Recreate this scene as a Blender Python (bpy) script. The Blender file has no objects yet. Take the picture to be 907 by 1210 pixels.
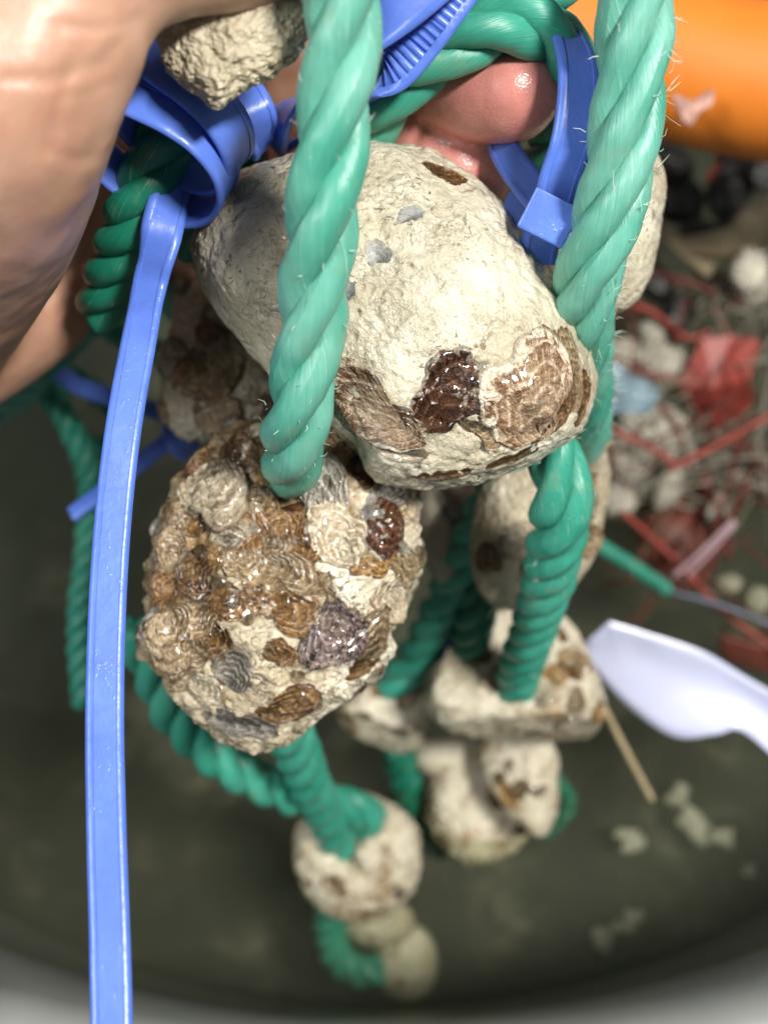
import bpy, bmesh, math, random
import numpy as np
from mathutils import Vector
from mathutils.bvhtree import BVHTree

# ------------------------------------------------------------------ camera, light, exposure
SC = bpy.context.scene
COL = SC.collection
VF = math.radians(50.0)                    # vertical field of view
PITCH = math.radians(60.0)                 # looking this far below the horizon
CAM = np.array((0.0, 0.0, 0.373))          # camera 37 cm above the water (water at z = 0)
cam = bpy.data.cameras.new('camera')
cam.sensor_fit = 'VERTICAL'; cam.sensor_height = 24.0; cam.lens = 12.0 / math.tan(VF / 2)
cam.clip_start = 0.01; cam.clip_end = 20
cam.dof.use_dof = True; cam.dof.focus_distance = 0.195; cam.dof.aperture_fstop = 6.3
camo = bpy.data.objects.new('camera', cam); COL.objects.link(camo)
camo.location = CAM; camo.rotation_euler = (math.pi / 2 - PITCH, 0, 0)
SC.camera = camo

W = bpy.data.worlds.new('World'); SC.world = W; W.use_nodes = True
W.node_tree.nodes['Background'].inputs[0].default_value = (0.86, 0.93, 1.0, 1)
W.node_tree.nodes['Background'].inputs[1].default_value = 0.16

def area(name, loc, target, size, power, col):
    l = bpy.data.lights.new(name, 'AREA'); l.shape = 'RECTANGLE'
    l.size, l.size_y = size; l.energy = power; l.color = col
    o = bpy.data.objects.new(name, l); COL.objects.link(o); o.location = loc
    o.rotation_euler = (Vector(target) - Vector(loc)).to_track_quat('-Z', 'Y').to_euler()
    return o
area('ceiling_lamp', (0.40, -0.14, 1.02), (0.0, 0.13, 0.2), (0.20, 0.09), 16.2, (1.0, 0.975, 0.935))
area('left_fill_lamp', (-0.62, -0.22, 0.95), (0.0, 0.13, 0.2), (0.4, 0.14), 7.5, (0.95, 0.98, 1.0))  # added fill lamp, lifts the left side of the stones

SC.view_settings.view_transform = 'Standard'; SC.view_settings.look = 'None'
SC.view_settings.exposure = 0.0; SC.view_settings.gamma = 1.0
SC.cycles.use_denoising = True
SC.cycles.use_adaptive_sampling = True; SC.cycles.adaptive_threshold = 0.025
SC.cycles.max_bounces = 6; SC.cycles.diffuse_bounces = 3; SC.cycles.glossy_bounces = 3; SC.cycles.volume_bounces = 1; SC.cycles.transparent_max_bounces = 8
SC.cycles.caustics_reflective = False; SC.cycles.caustics_refractive = False
SC.cycles.sample_clamp_indirect = 4.0

# ------------------------------------------------------------------ measuring: photo pixel + distance -> point
RIGHT = np.array((1.0, 0, 0))
FWD = np.array((0, math.cos(PITCH), -math.sin(PITCH)))
UP = np.array((0, math.sin(PITCH), math.cos(PITCH)))
TH = math.tan(VF / 2)
def kpx(d): return d * 2 * TH / 1210.0
def P(x, y, d): return CAM + d * FWD + (x - 453.5) * kpx(d) * RIGHT - (y - 605) * kpx(d) * UP
def PW(x, y, z):                           # where the line of sight through a pixel meets height z
    u = -(y - 605) * kpx(1.0); dz = FWD[2] + u * UP[2]
    return P(x, y, (z - CAM[2]) / dz)
def camvec(v): return v[0] * RIGHT + v[1] * UP - v[2] * FWD      # right, up, towards the viewer

# ------------------------------------------------------------------ noise
def _h(i, j, k, s):
    h = (i.astype(np.uint32) * np.uint32(374761393) + j.astype(np.uint32) * np.uint32(668265263)
         + k.astype(np.uint32) * np.uint32(2147483647) + np.uint32((s * 1274126177) & 0xffffffff))
    h = (h ^ (h >> np.uint32(13))) * np.uint32(1274126177)
    h = (h ^ (h >> np.uint32(16))) * np.uint32(2246822519)
    return ((h ^ (h >> np.uint32(15))).astype(np.float64)) / 4294967295.0
def vnoise(p, s=0):
    i = np.floor(p).astype(np.int64); f = p - i; f = f * f * f * (f * (f * 6 - 15) + 10)
    r = 0
    for a in (0, 1):
        for b in (0, 1):
            for c in (0, 1):
                w = (f[:, 0] if a else 1 - f[:, 0]) * (f[:, 1] if b else 1 - f[:, 1]) * (f[:, 2] if c else 1 - f[:, 2])
                r = r + w * _h(i[:, 0] + a, i[:, 1] + b, i[:, 2] + c, s)
    return r * 2 - 1
def fbm(p, o=4, s=0):
    r = 0; a = 1.0; t = 0
    for q in range(o):
        r = r + a * vnoise(p * (2 ** q) + q * 17.3, s + q); t += a; a *= 0.55
    return r / t
def worley(p, s=0):
    i = np.floor(p).astype(np.int64); best = np.full(len(p), 9.0)
    for a in (-1, 0, 1):
        for b in (-1, 0, 1):
            for c in (-1, 0, 1):
                x, y, z = i[:, 0] + a, i[:, 1] + b, i[:, 2] + c
                q = np.stack((x + _h(x, y, z, s), y + _h(x, y, z, s + 7), z + _h(x, y, z, s + 13)), 1)
                best = np.minimum(best, ((q - p) ** 2).sum(1))
    return np.sqrt(best)

# ------------------------------------------------------------------ mesh helpers
def mesh_np(name, V, F, uv=None, smooth=True):
    V = np.asarray(V, np.float32); F = np.asarray(F, np.int32)
    n = F.shape[1]; m = bpy.data.meshes.new(name)
    m.vertices.add(len(V)); m.vertices.foreach_set('co', V.ravel())
    m.loops.add(F.size); m.loops.foreach_set('vertex_index', F.ravel())
    m.polygons.add(len(F)); m.polygons.foreach_set('loop_start', np.arange(0, F.size, n, dtype=np.int32))
    m.polygons.foreach_set('loop_total', np.full(len(F), n, np.int32))
    m.polygons.foreach_set('use_smooth', np.full(len(F), smooth))
    if uv is not None:
        l = m.uv_layers.new(name='UVMap'); l.data.foreach_set('uv', np.asarray(uv, np.float32)[F.ravel()].ravel())
    m.update(calc_edges=True); m.validate()
    return m
def link(name, mesh, mat=None, parent=None, loc=(0, 0, 0)):
    o = bpy.data.objects.new(name, mesh); COL.objects.link(o); o.location = loc
    if mat is not None and mesh is not None: mesh.materials.append(mat)
    if parent: o.parent = parent
    return o
def tag(o, label, cat, group=None, kind=None):
    if label: o['label'] = label
    if cat: o['category'] = cat
    if group: o['group'] = group
    if kind: o['kind'] = kind
    return o
_ico = {}
def ico(s):
    if s not in _ico:
        bm = bmesh.new(); bmesh.ops.create_icosphere(bm, subdivisions=s, radius=1)
        _ico[s] = (np.array([v.co[:] for v in bm.verts]), np.array([[v.index for v in f.verts] for f in bm.faces], np.int32)); bm.free()
        v = _ico[s][0]; v /= np.linalg.norm(v, axis=1)[:, None]
    return _ico[s]
def catmull(pts, n, closed=False):
    p = np.asarray(pts, float); m = len(p)
    if closed: idx = lambda i: i % m
    else: idx = lambda i: min(max(i, 0), m - 1)
    segs = m if closed else m - 1
    t = np.linspace(0, segs, n, endpoint=not closed); out = []
    for x in t:
        i = min(int(x), segs - 1); f = x - i
        a, b, c, d = p[idx(i - 1)], p[idx(i)], p[idx(i + 1)], p[idx(i + 2)]
        if not closed and i == 0: a = 2 * b - c
        if not closed and i == segs - 1: d = 2 * c - b
        out.append(0.5 * ((2 * b) + (c - a) * f + (2 * a - 5 * b + 4 * c - d) * f * f + (3 * b - a - 3 * c + d) * f ** 3))
    return np.array(out)
def resample(path, step):
    d = np.r_[0, np.cumsum(np.linalg.norm(np.diff(path[:, :3], axis=0), axis=1))]
    n = max(4, int(d[-1] / step)); s = np.linspace(0, d[-1], n)
    return np.stack([np.interp(s, d, path[:, k]) for k in range(path.shape[1])], 1), s
def unit(v): return v / np.maximum(np.linalg.norm(v, axis=-1, keepdims=True), 1e-12)
def frames(path):
    t = unit(np.gradient(path, axis=0)); n = np.zeros_like(t)
    a = np.array((0, 0, 1.0)) if abs(t[0][2]) < 0.9 else np.array((1.0, 0, 0))
    n[0] = unit(a - t[0] * a.dot(t[0]))
    for i in range(1, len(t)):
        v = n[i - 1] - t[i] * n[i - 1].dot(t[i]); n[i] = unit(v)
    return t, n, np.cross(t, n)
def tube(path, rad, sides=10, vscale=None, cap=True):
    path = np.asarray(path, float); N = len(path); rad = np.broadcast_to(np.asarray(rad, float), (N,))
    t, n, b = frames(path)
    a = np.linspace(0, 2 * math.pi, sides + 1)
    V = (path[:, None] + rad[:, None, None] * (np.cos(a)[None, :, None] * n[:, None] + np.sin(a)[None, :, None] * b[:, None])).reshape(-1, 3)
    L = np.r_[0, np.cumsum(np.linalg.norm(np.diff(path, axis=0), axis=1))]
    vs = vscale or (2 * math.pi * max(rad.max(), 1e-6))
    uv = np.stack((np.tile(a / (2 * math.pi), N), np.repeat(L / vs, sides + 1)), 1)
    S = sides + 1
    i, j = np.meshgrid(np.arange(N - 1), np.arange(sides), indexing='ij'); q = (i * S + j).ravel()
    F = np.stack((q, q + 1, q + S + 1, q + S), 1)
    if cap:
        c0, c1 = len(V), len(V) + 1
        V = np.vstack((V, path[0] - t[0] * rad[0] * 0.35, path[-1] + t[-1] * rad[-1] * 0.35)); uv = np.vstack((uv, (0.5, 0), (0.5, L[-1] / vs)))
        j = np.arange(sides)
        F = np.vstack((F, np.stack((np.full(sides, c0), j + 1, j, j), 1), np.stack((np.full(sides, c1), (N - 1) * S + j, (N - 1) * S + j + 1, (N - 1) * S + j + 1), 1)))
    return V, F, uv
def mesh_mixed(name, V, F, uv=None):       # quads where the last index repeats are triangles
    m = bpy.data.meshes.new(name)
    F = [tuple(f[:3]) if f[2] == f[3] else tuple(f) for f in np.asarray(F).tolist()]
    m.from_pydata([tuple(v) for v in np.asarray(V)], [], F)
    m.polygons.foreach_set('use_smooth', np.full(len(F), True))
    if uv is not None:
        idx = np.zeros(len(m.loops), np.int32); m.loops.foreach_get('vertex_index', idx)
        m.uv_layers.new(name='UVMap').data.foreach_set('uv', np.asarray(uv, np.float32)[idx].ravel())
    m.update(); return m

# ------------------------------------------------------------------ materials
class NT:
    def __init__(s, name):
        s.m = bpy.data.materials.new(name); s.m.use_nodes = True; s.t = s.m.node_tree; s.n = s.t.nodes
        s.b = s.n['Principled BSDF']; s.out = s.n['Material Output']
    def node(s, typ, **kw):
        x = s.n.new(typ)
        for k, v in kw.items():
            if k.startswith('i_'):
                key = k[2:]; key = int(key) if key.isdigit() else key.replace('_', ' ')
                if hasattr(v, 'is_output'): s.t.links.new(v, x.inputs[key])
                else: x.inputs[key].default_value = v
            else: setattr(x, k, v)
        return x
    def lk(s, a, b): s.t.links.new(a, b)
    def co(s, kind='Object', scale=(1, 1, 1), loc=(0, 0, 0)):
        tc = s.node('ShaderNodeTexCoord'); mp = s.node('ShaderNodeMapping'); s.lk(tc.outputs[kind], mp.inputs[0])
        mp.inputs['Scale'].default_value = scale; mp.inputs['Location'].default_value = loc
        return mp.outputs[0]
    def noise(s, co, scale, detail=4, rough=0.55, dist=0.0):
        return s.node('ShaderNodeTexNoise', i_Vector=co, i_Scale=scale, i_Detail=detail, i_Roughness=rough, i_Distortion=dist).outputs[0]
    def ramp(s, f, stops):
        r = s.node('ShaderNodeValToRGB', i_0=f); e = r.color_ramp.elements
        while len(e) < len(stops): e.new(0.5)
        for q, (p, c) in zip(e, stops):
            q.position = p; q.color = (c if isinstance(c, tuple) else (c, c, c)) + ((1,) if not isinstance(c, tuple) or len(c) == 3 else ())
        return r.outputs[0]
    def mix(s, f, a, b, mode='MIX'):
        x = s.node('ShaderNodeMix', data_type='RGBA', blend_type=mode)
        for i, v in ((0, f), (6, a), (7, b)):
            if hasattr(v, 'is_output'): s.lk(v, x.inputs[i])
            else: x.inputs[i].default_value = v if not isinstance(v, tuple) else (v + (1,) if len(v) == 3 else v)
        return x.outputs[2]
    def math(s, op, a, b=0.5, c=None):
        kw = {'i_0': a, 'i_1': b}
        if c is not None: kw['i_2'] = c
        return s.node('ShaderNodeMath', operation=op, **kw).outputs[0]
    def bump(s, h, strength=0.5, dist=0.001, normal=None):
        x = s.node('ShaderNodeBump', i_Height=h, i_Strength=strength, i_Distance=dist)
        if normal is not None: s.lk(normal, x.inputs['Normal'])
        return x.outputs[0]
    def set(s, **kw):
        for k, v in kw.items():
            i = s.b.inputs[k.replace('_', ' ')]
            if hasattr(v, 'is_output'): s.lk(v, i)
            else: i.default_value = v + (1,) if isinstance(v, tuple) and len(v) == 3 and i.type == 'RGBA' else v
        return s.m

def stone_mat(name, light, mid, brown, brown_amt, speck=1.0, wet=0.4, seed=0, green=0.3, grad=None, veins=0.0):
    n = NT(name); co = n.co(loc=(seed * .37, seed * .11, seed * .23))
    a = n.ramp(n.noise(co, 90, 6, 0.62), [(0.34, mid), (0.60, light)])
    g = n.ramp(n.noise(co, 38, 3), [(0.50, 0.0), (0.70, green)])
    a = n.mix(g, a, tuple(x * y for x, y in zip(mid, (0.80, 0.88, 0.60))))
    bn = n.noise(co, 62, 5, 0.66, 0.6)
    if grad:                                # one side of the stone carries more of the brown growth
        dt = n.node('ShaderNodeVectorMath', operation='DOT_PRODUCT'); n.lk(n.co(), dt.inputs[0]); dt.inputs[1].default_value = grad
        bn = n.math('ADD', bn, dt.outputs['Value'])
    bm = n.ramp(bn, [(0.66 - brown_amt * .45, 0.0), (0.74 - brown_amt * .38, 1.0)])
    bcol = n.ramp(n.noise(co, 260, 4), [(0.3, tuple(x * .45 for x in brown)), (0.5, brown), (0.72, tuple(min(1, x * 2.1) for x in brown))])
    a = n.mix(bm, a, bcol)
    # dark flecks: short scratches and pin holes
    c2 = n.co(scale=(1, 2.6, 1.3), loc=(seed, 0, 0)); sp = n.noise(c2, 430, 2, 0.5, 1.2)
    fl = n.ramp(sp, [(0.635, 0.0), (0.66, 0.9 * speck)])
    c3 = n.co(scale=(2.4, 1, 1.2), loc=(0, seed, 3)); sp2 = n.noise(c3, 520, 2, 0.5, 0.8)
    fl2 = n.ramp(sp2, [(0.645, 0.0), (0.67, 0.9 * speck)])
    f = n.math('MULTIPLY', n.math('MAXIMUM', fl, fl2), n.ramp(n.noise(co, 70, 3), [(0.40, 0.05), (0.62, 1.0)]))
    a = n.mix(n.ramp(n.noise(co, 26, 5, 0.62, 0.5), [(0.43, 0.0), (0.62, 0.75)]), a, tuple(x * y for x, y in zip(mid, (0.78, 0.76, 0.70))))
    a = n.mix(f, a, (0.075, 0.05, 0.028))
    h1 = n.noise(co, 330, 4, 0.68)
    if veins:
        vn = n.ramp(n.noise(co, 210, 2, 0.5, 1.6), [(0.465, 0.0), (0.5, 1.0), (0.535, 0.0)])
        vn = n.math('MULTIPLY', vn, n.ramp(n.noise(co, 85, 2), [(0.42, 0.0), (0.6, veins)]))
        a = n.mix(vn, a, (0.035, 0.018, 0.008))
    vo = n.node('ShaderNodeTexVoronoi', i_Vector=co, i_Scale=420.0, feature='F1')
    h2 = n.ramp(vo.outputs['Distance'], [(0.08, 0.0), (0.4, 1.0)])
    h = n.math('ADD', n.math('MULTIPLY', h1, 1.0), n.math('MULTIPLY', h2, 0.35))
    b = n.bump(h, 0.9, 0.0011)
    b = n.bump(n.noise(co, 1400, 1, 0.6), 0.45, 0.00025, b)
    r = n.ramp(n.noise(co, 150, 4), [(0.38, max(.12, wet - .2)), (0.62, wet + .22)])
    return n.set(Base_Color=a, Roughness=r, Normal=b, Specular_IOR_Level=0.5)

CREAM = stone_mat('chalky_stone', (0.67, 0.62, 0.49), (0.47, 0.42, 0.30), (0.19, 0.115, 0.05), 0.14, 1.0, 0.42, 1, veins=0.45)
CREAM_B = stone_mat('chalky_stone_warm', (0.64, 0.58, 0.44), (0.46, 0.39, 0.27), (0.20, 0.12, 0.05), 0.16, 0.9, 0.42, 2)
CRUST = stone_mat('crusted_stone', (0.70, 0.64, 0.51), (0.50, 0.42, 0.28), (0.20, 0.11, 0.036), 0.46, 1.0, 0.2, 3, 0.2, (-4.0, 7.5, 2.5), 0.95)
MOTTLE = stone_mat('mottled_stone', (0.58, 0.52, 0.41), (0.38, 0.32, 0.23), (0.13, 0.09, 0.05), 0.30, 0.6, 0.38, 4)
PALE_FAR = stone_mat('pale_wet_stone', (0.64, 0.58, 0.45), (0.46, 0.40, 0.28), (0.20, 0.12, 0.055), 0.26, 0.7, 0.32, 5)

def shell_mat(name, pale, mid, dark, ring=0.5, ray=0.4, rough=0.22, seed=0, rayscale=9.0, crustc=0.55, rim=0.07, limec=(0.50, 0.42, 0.28)):
    n = NT(name)
    tc = n.node('ShaderNodeTexCoord'); sp = n.node('ShaderNodeSeparateXYZ', i_0=tc.outputs['UV']); u, v = sp.outputs[0], sp.outputs[1]
    oi = n.node('ShaderNodeObjectInfo'); rnd = oi.outputs['Random']
    off = n.math('MULTIPLY', rnd, 37.0)
    obn = n.noise(n.co(), 300, 4, 0.6)
    vv = n.math('ADD', v, n.math('MULTIPLY', n.math('SUBTRACT', obn, 0.5), 0.30))
    cr = n.node('ShaderNodeCombineXYZ', i_0=n.math('MULTIPLY', vv, 9.0), i_1=off, i_2=n.math('MULTIPLY', u, 1.2))
    rings = n.noise(cr.outputs[0], 1.6, 3, 0.6)
    cy = n.node('ShaderNodeCombineXYZ', i_0=n.math('MULTIPLY', u, rayscale), i_1=off, i_2=n.math('MULTIPLY', v, 1.1))
    rays = n.noise(cy.outputs[0], 2.2, 4, 0.65, 0.4)
    base = n.ramp(n.noise(n.co(), 120, 5, 0.6), [(0.30, mid), (0.66, pale)])
    a = n.mix(n.ramp(rings, [(0.42, 0.0), (0.62, ring)]), base, tuple(x * .55 for x in mid))
    rm = n.math('MULTIPLY', n.ramp(rays, [(0.44, 0.0), (0.54, ray)]), n.ramp(v, [(0.25, 0.25), (0.75, 1.0)]))
    a = n.mix(rm, a, dark)
    a = n.mix(n.ramp(rnd, [(0.0, 0.0), (1.0, 0.38)]), a, tuple(x * .72 for x in mid))
    ln = n.node('ShaderNodeAttribute', attribute_name='line').outputs['Fac']
    a = n.mix(n.math('MULTIPLY', n.ramp(ln, [(0.70, 0.0), (0.88, ring), (1.0, 0.25)]), n.ramp(obn, [(0.30, 0.35), (0.5, 1.0)])), a, tuple(x * .7 for x in dark))
    a = n.mix(n.ramp(ln, [(0.06, 0.6), (0.30, 0.0)]), a, tuple(min(.75, x * 1.25) for x in pale))
    lv = n.math('ADD', n.noise(n.co(loc=(3, 1, 2)), 210, 4, 0.66, 0.5), n.ramp(v, [(0.74, 0.0), (1.0, rim)]))
    lime = n.ramp(lv, [(0.60, 0.0), (0.66, crustc)])
    a = n.mix(lime, a, limec)
    a = n.mix(n.ramp(v, [(0.955, 0.0), (0.975, 0.75 if rim < .15 else 0.3)]), a, tuple(x * .8 for x in dark))
    vn = n.ramp(n.noise(n.co(loc=(1, 7, 2)), 260, 2, 0.5, 1.8), [(0.455, 0.0), (0.5, 1.0), (0.545, 0.0)])
    vm = n.noise(n.co(), 120, 2)
    a = n.mix(n.math('MULTIPLY', vn, n.ramp(vm, [(0.45, 0.0), (0.62, 0.85)])), a, tuple(x * .5 for x in dark))
    a = n.mix(n.math('MULTIPLY', vn, n.ramp(vm, [(0.36, 0.6), (0.46, 0.0)])), a, tuple(min(.8, x * 1.5) for x in pale))  # thin pale lines painted in as highlights along ridges
    hs = n.node('ShaderNodeHueSaturation', i_Color=a); n.lk(n.math('MULTIPLY_ADD', rnd, 0.5, 0.78), hs.inputs['Value'])
    wv = n.node('ShaderNodeTexWave', i_Vector=n.node('ShaderNodeCombineXYZ', i_0=vv).outputs[0], i_Scale=5.5, i_Distortion=2.2, i_Detail=3.0, wave_profile='SAW')
    h = n.math('ADD', n.math('MULTIPLY', wv.outputs['Fac'], 0.9), n.math('MULTIPLY', n.noise(n.co(), 520, 3, 0.6), 0.55))
    h = n.math('ADD', h, n.math('MULTIPLY', rays, 0.9 * ray))
    b = n.bump(h, 0.85, 0.0006)
    rr = n.ramp(n.noise(n.co(), 500, 3), [(0.35, max(0.08, rough - .1)), (0.65, rough + .2)])
    return n.set(Base_Color=hs.outputs[0], Roughness=rr, Normal=b, Coat_Weight=0.5, Coat_Roughness=0.07, Subsurface_Weight=0.15, Subsurface_Radius=(1.0, 0.6, 0.35), Subsurface_Scale=0.0012)
SH = {
 'beige': shell_mat('shell_beige', (0.47, 0.37, 0.23), (0.27, 0.18, 0.085), (0.10, 0.045, 0.016), 0.85, 0.5, 0.20, 1),
 'brown': shell_mat('shell_brown', (0.36, 0.215, 0.085), (0.18, 0.09, 0.028), (0.055, 0.02, 0.008), 0.8, 0.75, 0.18, 2),
 'dark': shell_mat('shell_dark', (0.17, 0.07, 0.03), (0.075, 0.03, 0.015), (0.010, 0.006, 0.005), 0.5, 0.9, 0.18, 3, 14, 0.7, 0.17, (0.5, 0.44, 0.33)),
 'pale': shell_mat('shell_pale', (0.60, 0.54, 0.42), (0.42, 0.34, 0.22), (0.22, 0.12, 0.05), 0.6, 0.35, 0.22, 4),
 'grey': shell_mat('shell_grey', (0.46, 0.43, 0.37), (0.29, 0.26, 0.21), (0.13, 0.09, 0.055), 0.8, 0.35, 0.18, 5),
 'fan': shell_mat('shell_fan', (0.52, 0.42, 0.30), (0.36, 0.235, 0.13), (0.10, 0.034, 0.009), 0.5, 1.0, 0.2, 6, 17, 0.75, 0.24, (0.58, 0.53, 0.41)),
 'chip': shell_mat('shell_chip', (0.60, 0.60, 0.55), (0.52, 0.52, 0.47), (0.4, 0.4, 0.36), 0.2, 0.05, 0.3, 7, 9, 0.9),
 'purple': shell_mat('shell_purple', (0.36, 0.26, 0.22), (0.15, 0.085, 0.075), (0.012, 0.008, 0.008), 0.6, 1.0, 0.14, 8, 5, 0.3),
 'orange': shell_mat('shell_orange', (0.52, 0.34, 0.13), (0.33, 0.16, 0.04), (0.06, 0.022, 0.008), 0.4, 0.9, 0.18, 9, 7, 0.5),
}

def rope_mat(name, base, light, fib=55.0):
    n = NT(name); tc = n.node('ShaderNodeTexCoord'); sp = n.node('ShaderNodeSeparateXYZ', i_0=tc.outputs['UV'])
    # the yarns of a strand run round it at a slant
    ph = n.math('ADD', n.math('MULTIPLY', sp.outputs[0], fib), n.math('MULTIPLY', sp.outputs[1], fib * 0.55))
    cv = n.node('ShaderNodeCombineXYZ', i_0=ph, i_1=n.math('MULTIPLY', sp.outputs[1], 0.8)).outputs[0]
    f = n.noise(cv, 1.0, 3, 0.6)
    big = n.noise(n.co(), 55, 3)
    c = n.mix(n.ramp(big, [(0.35, 0.0), (0.7, 1.0)]), base, light)
    c = n.mix(n.ramp(f, [(0.35, 0.22), (0.62, 0.0)]), c, tuple(x * .55 for x in base))
    sc = n.ramp(n.noise(cv, 0.7, 5, 0.8), [(0.56, 0.0), (0.68, 0.6)])
    sc = n.math('MULTIPLY', sc, n.ramp(n.noise(n.co(), 240, 3), [(0.45, 0.0), (0.6, 1.0)]))
    c = n.mix(sc, c, (0.55, 0.72, 0.62))
    c = n.mix(n.ramp(n.noise(n.co(loc=(2, 5, 1)), 95, 5, 0.7), [(0.56, 0.0), (0.74, 0.55)]), c, (0.22, 0.27, 0.16))
    b = n.bump(f, 0.40, 0.0004)
    return n.set(Base_Color=c, Roughness=0.36, Normal=b, Subsurface_Weight=0.25, Subsurface_Radius=(0.3, 1.0, 0.6), Subsurface_Scale=0.002, Specular_IOR_Level=0.5)
GREEN = rope_mat('green_rope_plastic', (0.022, 0.255, 0.17), (0.065, 0.36, 0.255))
GREEN_PALE = rope_mat('green_rope_lit', (0.06, 0.31, 0.22), (0.20, 0.46, 0.365), 42.0)  # paler copy of the rope green, bright light put into its colour
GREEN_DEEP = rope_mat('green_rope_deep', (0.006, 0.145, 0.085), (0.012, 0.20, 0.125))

def blue_mat(name, base):
    n = NT(name); co = n.co()
    c = n.mix(n.ramp(n.noise(co, 120, 3), [(0.3, 0.0), (0.75, 0.5)]), base, tuple(min(1, x * 1.5 + .015) for x in base))
    dr = n.ramp(n.noise(co, 900, 2), [(0.60, 0.0), (0.68, 1.0)])
    dr = n.math('MULTIPLY', dr, n.ramp(n.noise(co, 110, 2), [(0.5, 0.0), (0.62, 1.0)]))
    b = n.bump(dr, 0.25, 0.0003); b = n.bump(n.noise(co, 260, 4), 0.25, 0.0006, b)
    return n.set(Base_Color=c, Roughness=0.33, Normal=b, Subsurface_Weight=0.2, Subsurface_Radius=(0.2, 0.4, 1.0), Subsurface_Scale=0.002)
BLUE = blue_mat('blue_tie_plastic', (0.080, 0.155, 0.52))

def plain(name, c, rough=0.45, var=0.3, scale=120, bump=0.3, dist=0.0006, **kw):
    n = NT(name); co = n.co()
    a = n.mix(n.ramp(n.noise(co, scale, 5, 0.6), [(0.3, 0.0), (0.7, 1.0)]), tuple(x * (1 - var) for x in c), tuple(min(1, x * (1 + var)) for x in c))
    b = n.bump(n.noise(co, scale * 3, 5, 0.6), bump, dist)
    return n.set(Base_Color=a, Roughness=rough, Normal=b, **kw)
ORANGE = plain('orange_plastic', (0.68, 0.19, 0.018), 0.5, 0.06, 40, 0.08)
RED = plain('red_plastic', (0.30, 0.045, 0.03), 0.5, 0.25, 90, 0.2)
DARKRED = plain('dark_red_plastic', (0.15, 0.028, 0.020), 0.55, 0.35, 90, 0.2)
WHITEPL = plain('white_plastic_film', (0.58, 0.60, 0.78), 0.22, 0.08, 30, 0.05)
PALEF = plain('pale_filament', (0.27, 0.24, 0.18), 0.5, 0.3, 80, 0.3)
PINKF = plain('pink_filament', (0.45, 0.30, 0.33), 0.45, 0.2, 80, 0.2)
STRAW = plain('dry_straw', (0.42, 0.34, 0.20), 0.6, 0.25, 160, 0.4)
BEIGE = plain('beige_strap', (0.36, 0.29, 0.17), 0.5, 0.35, 60, 0.4)
BLACKP = plain('wet_dark_shell', (0.016, 0.014, 0.010), 0.3, 0.8, 130, 0.6, 0.001)
WHITEL = plain('white_wet_lump', (0.60, 0.56, 0.45), 0.35, 0.2, 150, 0.6, 0.001)
TUFT = plain('pale_tuft', (0.42, 0.39, 0.31), 0.45, 0.35, 200, 0.8, 0.0015)
CLEARF = plain('bluish_film', (0.20, 0.29, 0.33), 0.15, 0.4, 120, 0.7, 0.001)
TUBM = plain('grey_tub_plastic', (0.22, 0.23, 0.21), 0.5, 0.12, 14, 0.15)
def mud_mat():
    n = NT('dark_silt'); co = n.co()
    a = n.ramp(n.noise(co, 30, 5, 0.6, 0.4), [(0.35, (0.018, 0.018, 0.013)), (0.52, (0.045, 0.043, 0.030)), (0.60, (0.10, 0.095, 0.065)), (0.72, (0.26, 0.24, 0.17))])
    return n.set(Base_Color=a, Roughness=0.8, Normal=n.bump(n.noise(co, 90, 5), 0.6, 0.003))
MUD = mud_mat()

def skin_mat():
    n = NT('skin'); co = n.co()
    at = n.node('ShaderNodeAttribute', attribute_name='pink'); pk = at.outputs['Fac']
    a = n.mix(n.ramp(n.noise(co, 60, 5, 0.6), [(0.3, 0.0), (0.7, 1.0)]), (0.42, 0.225, 0.145), (0.52, 0.30, 0.205))
    a = n.mix(pk, a, (0.56, 0.225, 0.19))
    a = n.mix(n.ramp(n.noise(co, 170, 4, 0.6), [(0.52, 0.0), (0.72, 0.35)]), a, (0.47, 0.18, 0.12))
    vo = n.node('ShaderNodeTexVoronoi', i_Vector=n.co(scale=(1, 1.6, 1)), i_Scale=900.0, feature='DISTANCE_TO_EDGE')
    h = n.math('ADD', n.ramp(vo.outputs['Distance'], [(0.0, 0.0), (0.25, 1.0)]), n.math('MULTIPLY', n.noise(co, 420, 5, 0.6), 1.2))
    b = n.bump(h, 0.15, 0.0002); b = n.bump(n.noise(n.co(scale=(1, 1.6, 1)), 110, 3, 0.5, 0.5), 0.10, 0.0012, b)
    r = n.math('SUBTRACT', n.ramp(n.noise(co, 300, 3), [(0.35, 0.34), (0.65, 0.50)]), n.math('MULTIPLY', pk, 0.15))
    return n.set(Base_Color=a, Roughness=r, Normal=b, Subsurface_Weight=0.35, Subsurface_Radius=(1.0, 0.35, 0.2), Subsurface_Scale=0.003)
SKIN = skin_mat()

# ------------------------------------------------------------------ the setting: tub, silt, water
TC = np.array((0.0, 0.406)); TR = 0.372
def lathe(prof, seg, center):
    a = np.linspace(0, 2 * math.pi, seg, endpoint=False); pr = np.array(prof)
    V = np.stack((center[0] + np.cos(a)[None] * pr[:, :1], center[1] + np.sin(a)[None] * pr[:, :1], np.repeat(pr[:, 1:], seg, 1)), 2).reshape(-1, 3)
    i, j = np.meshgrid(np.arange(len(pr) - 1), np.arange(seg), indexing='ij'); j2 = (j + 1) % seg
    F = np.stack(((i * seg + j).ravel(), ((i + 1) * seg + j).ravel(), ((i + 1) * seg + j2).ravel(), (i * seg + j2).ravel()), 1)
    return V, F
V, F = lathe([(0.002, -0.20), (0.30, -0.20), (0.335, -0.185), (0.352, -0.15), (TR, 0.0), (0.384, 0.09), (0.392, 0.096), (0.40, 0.09), (0.388, 0.0), (0.362, -0.16), (0.34, -0.205), (0.002, -0.21)], 128, TC)
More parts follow.
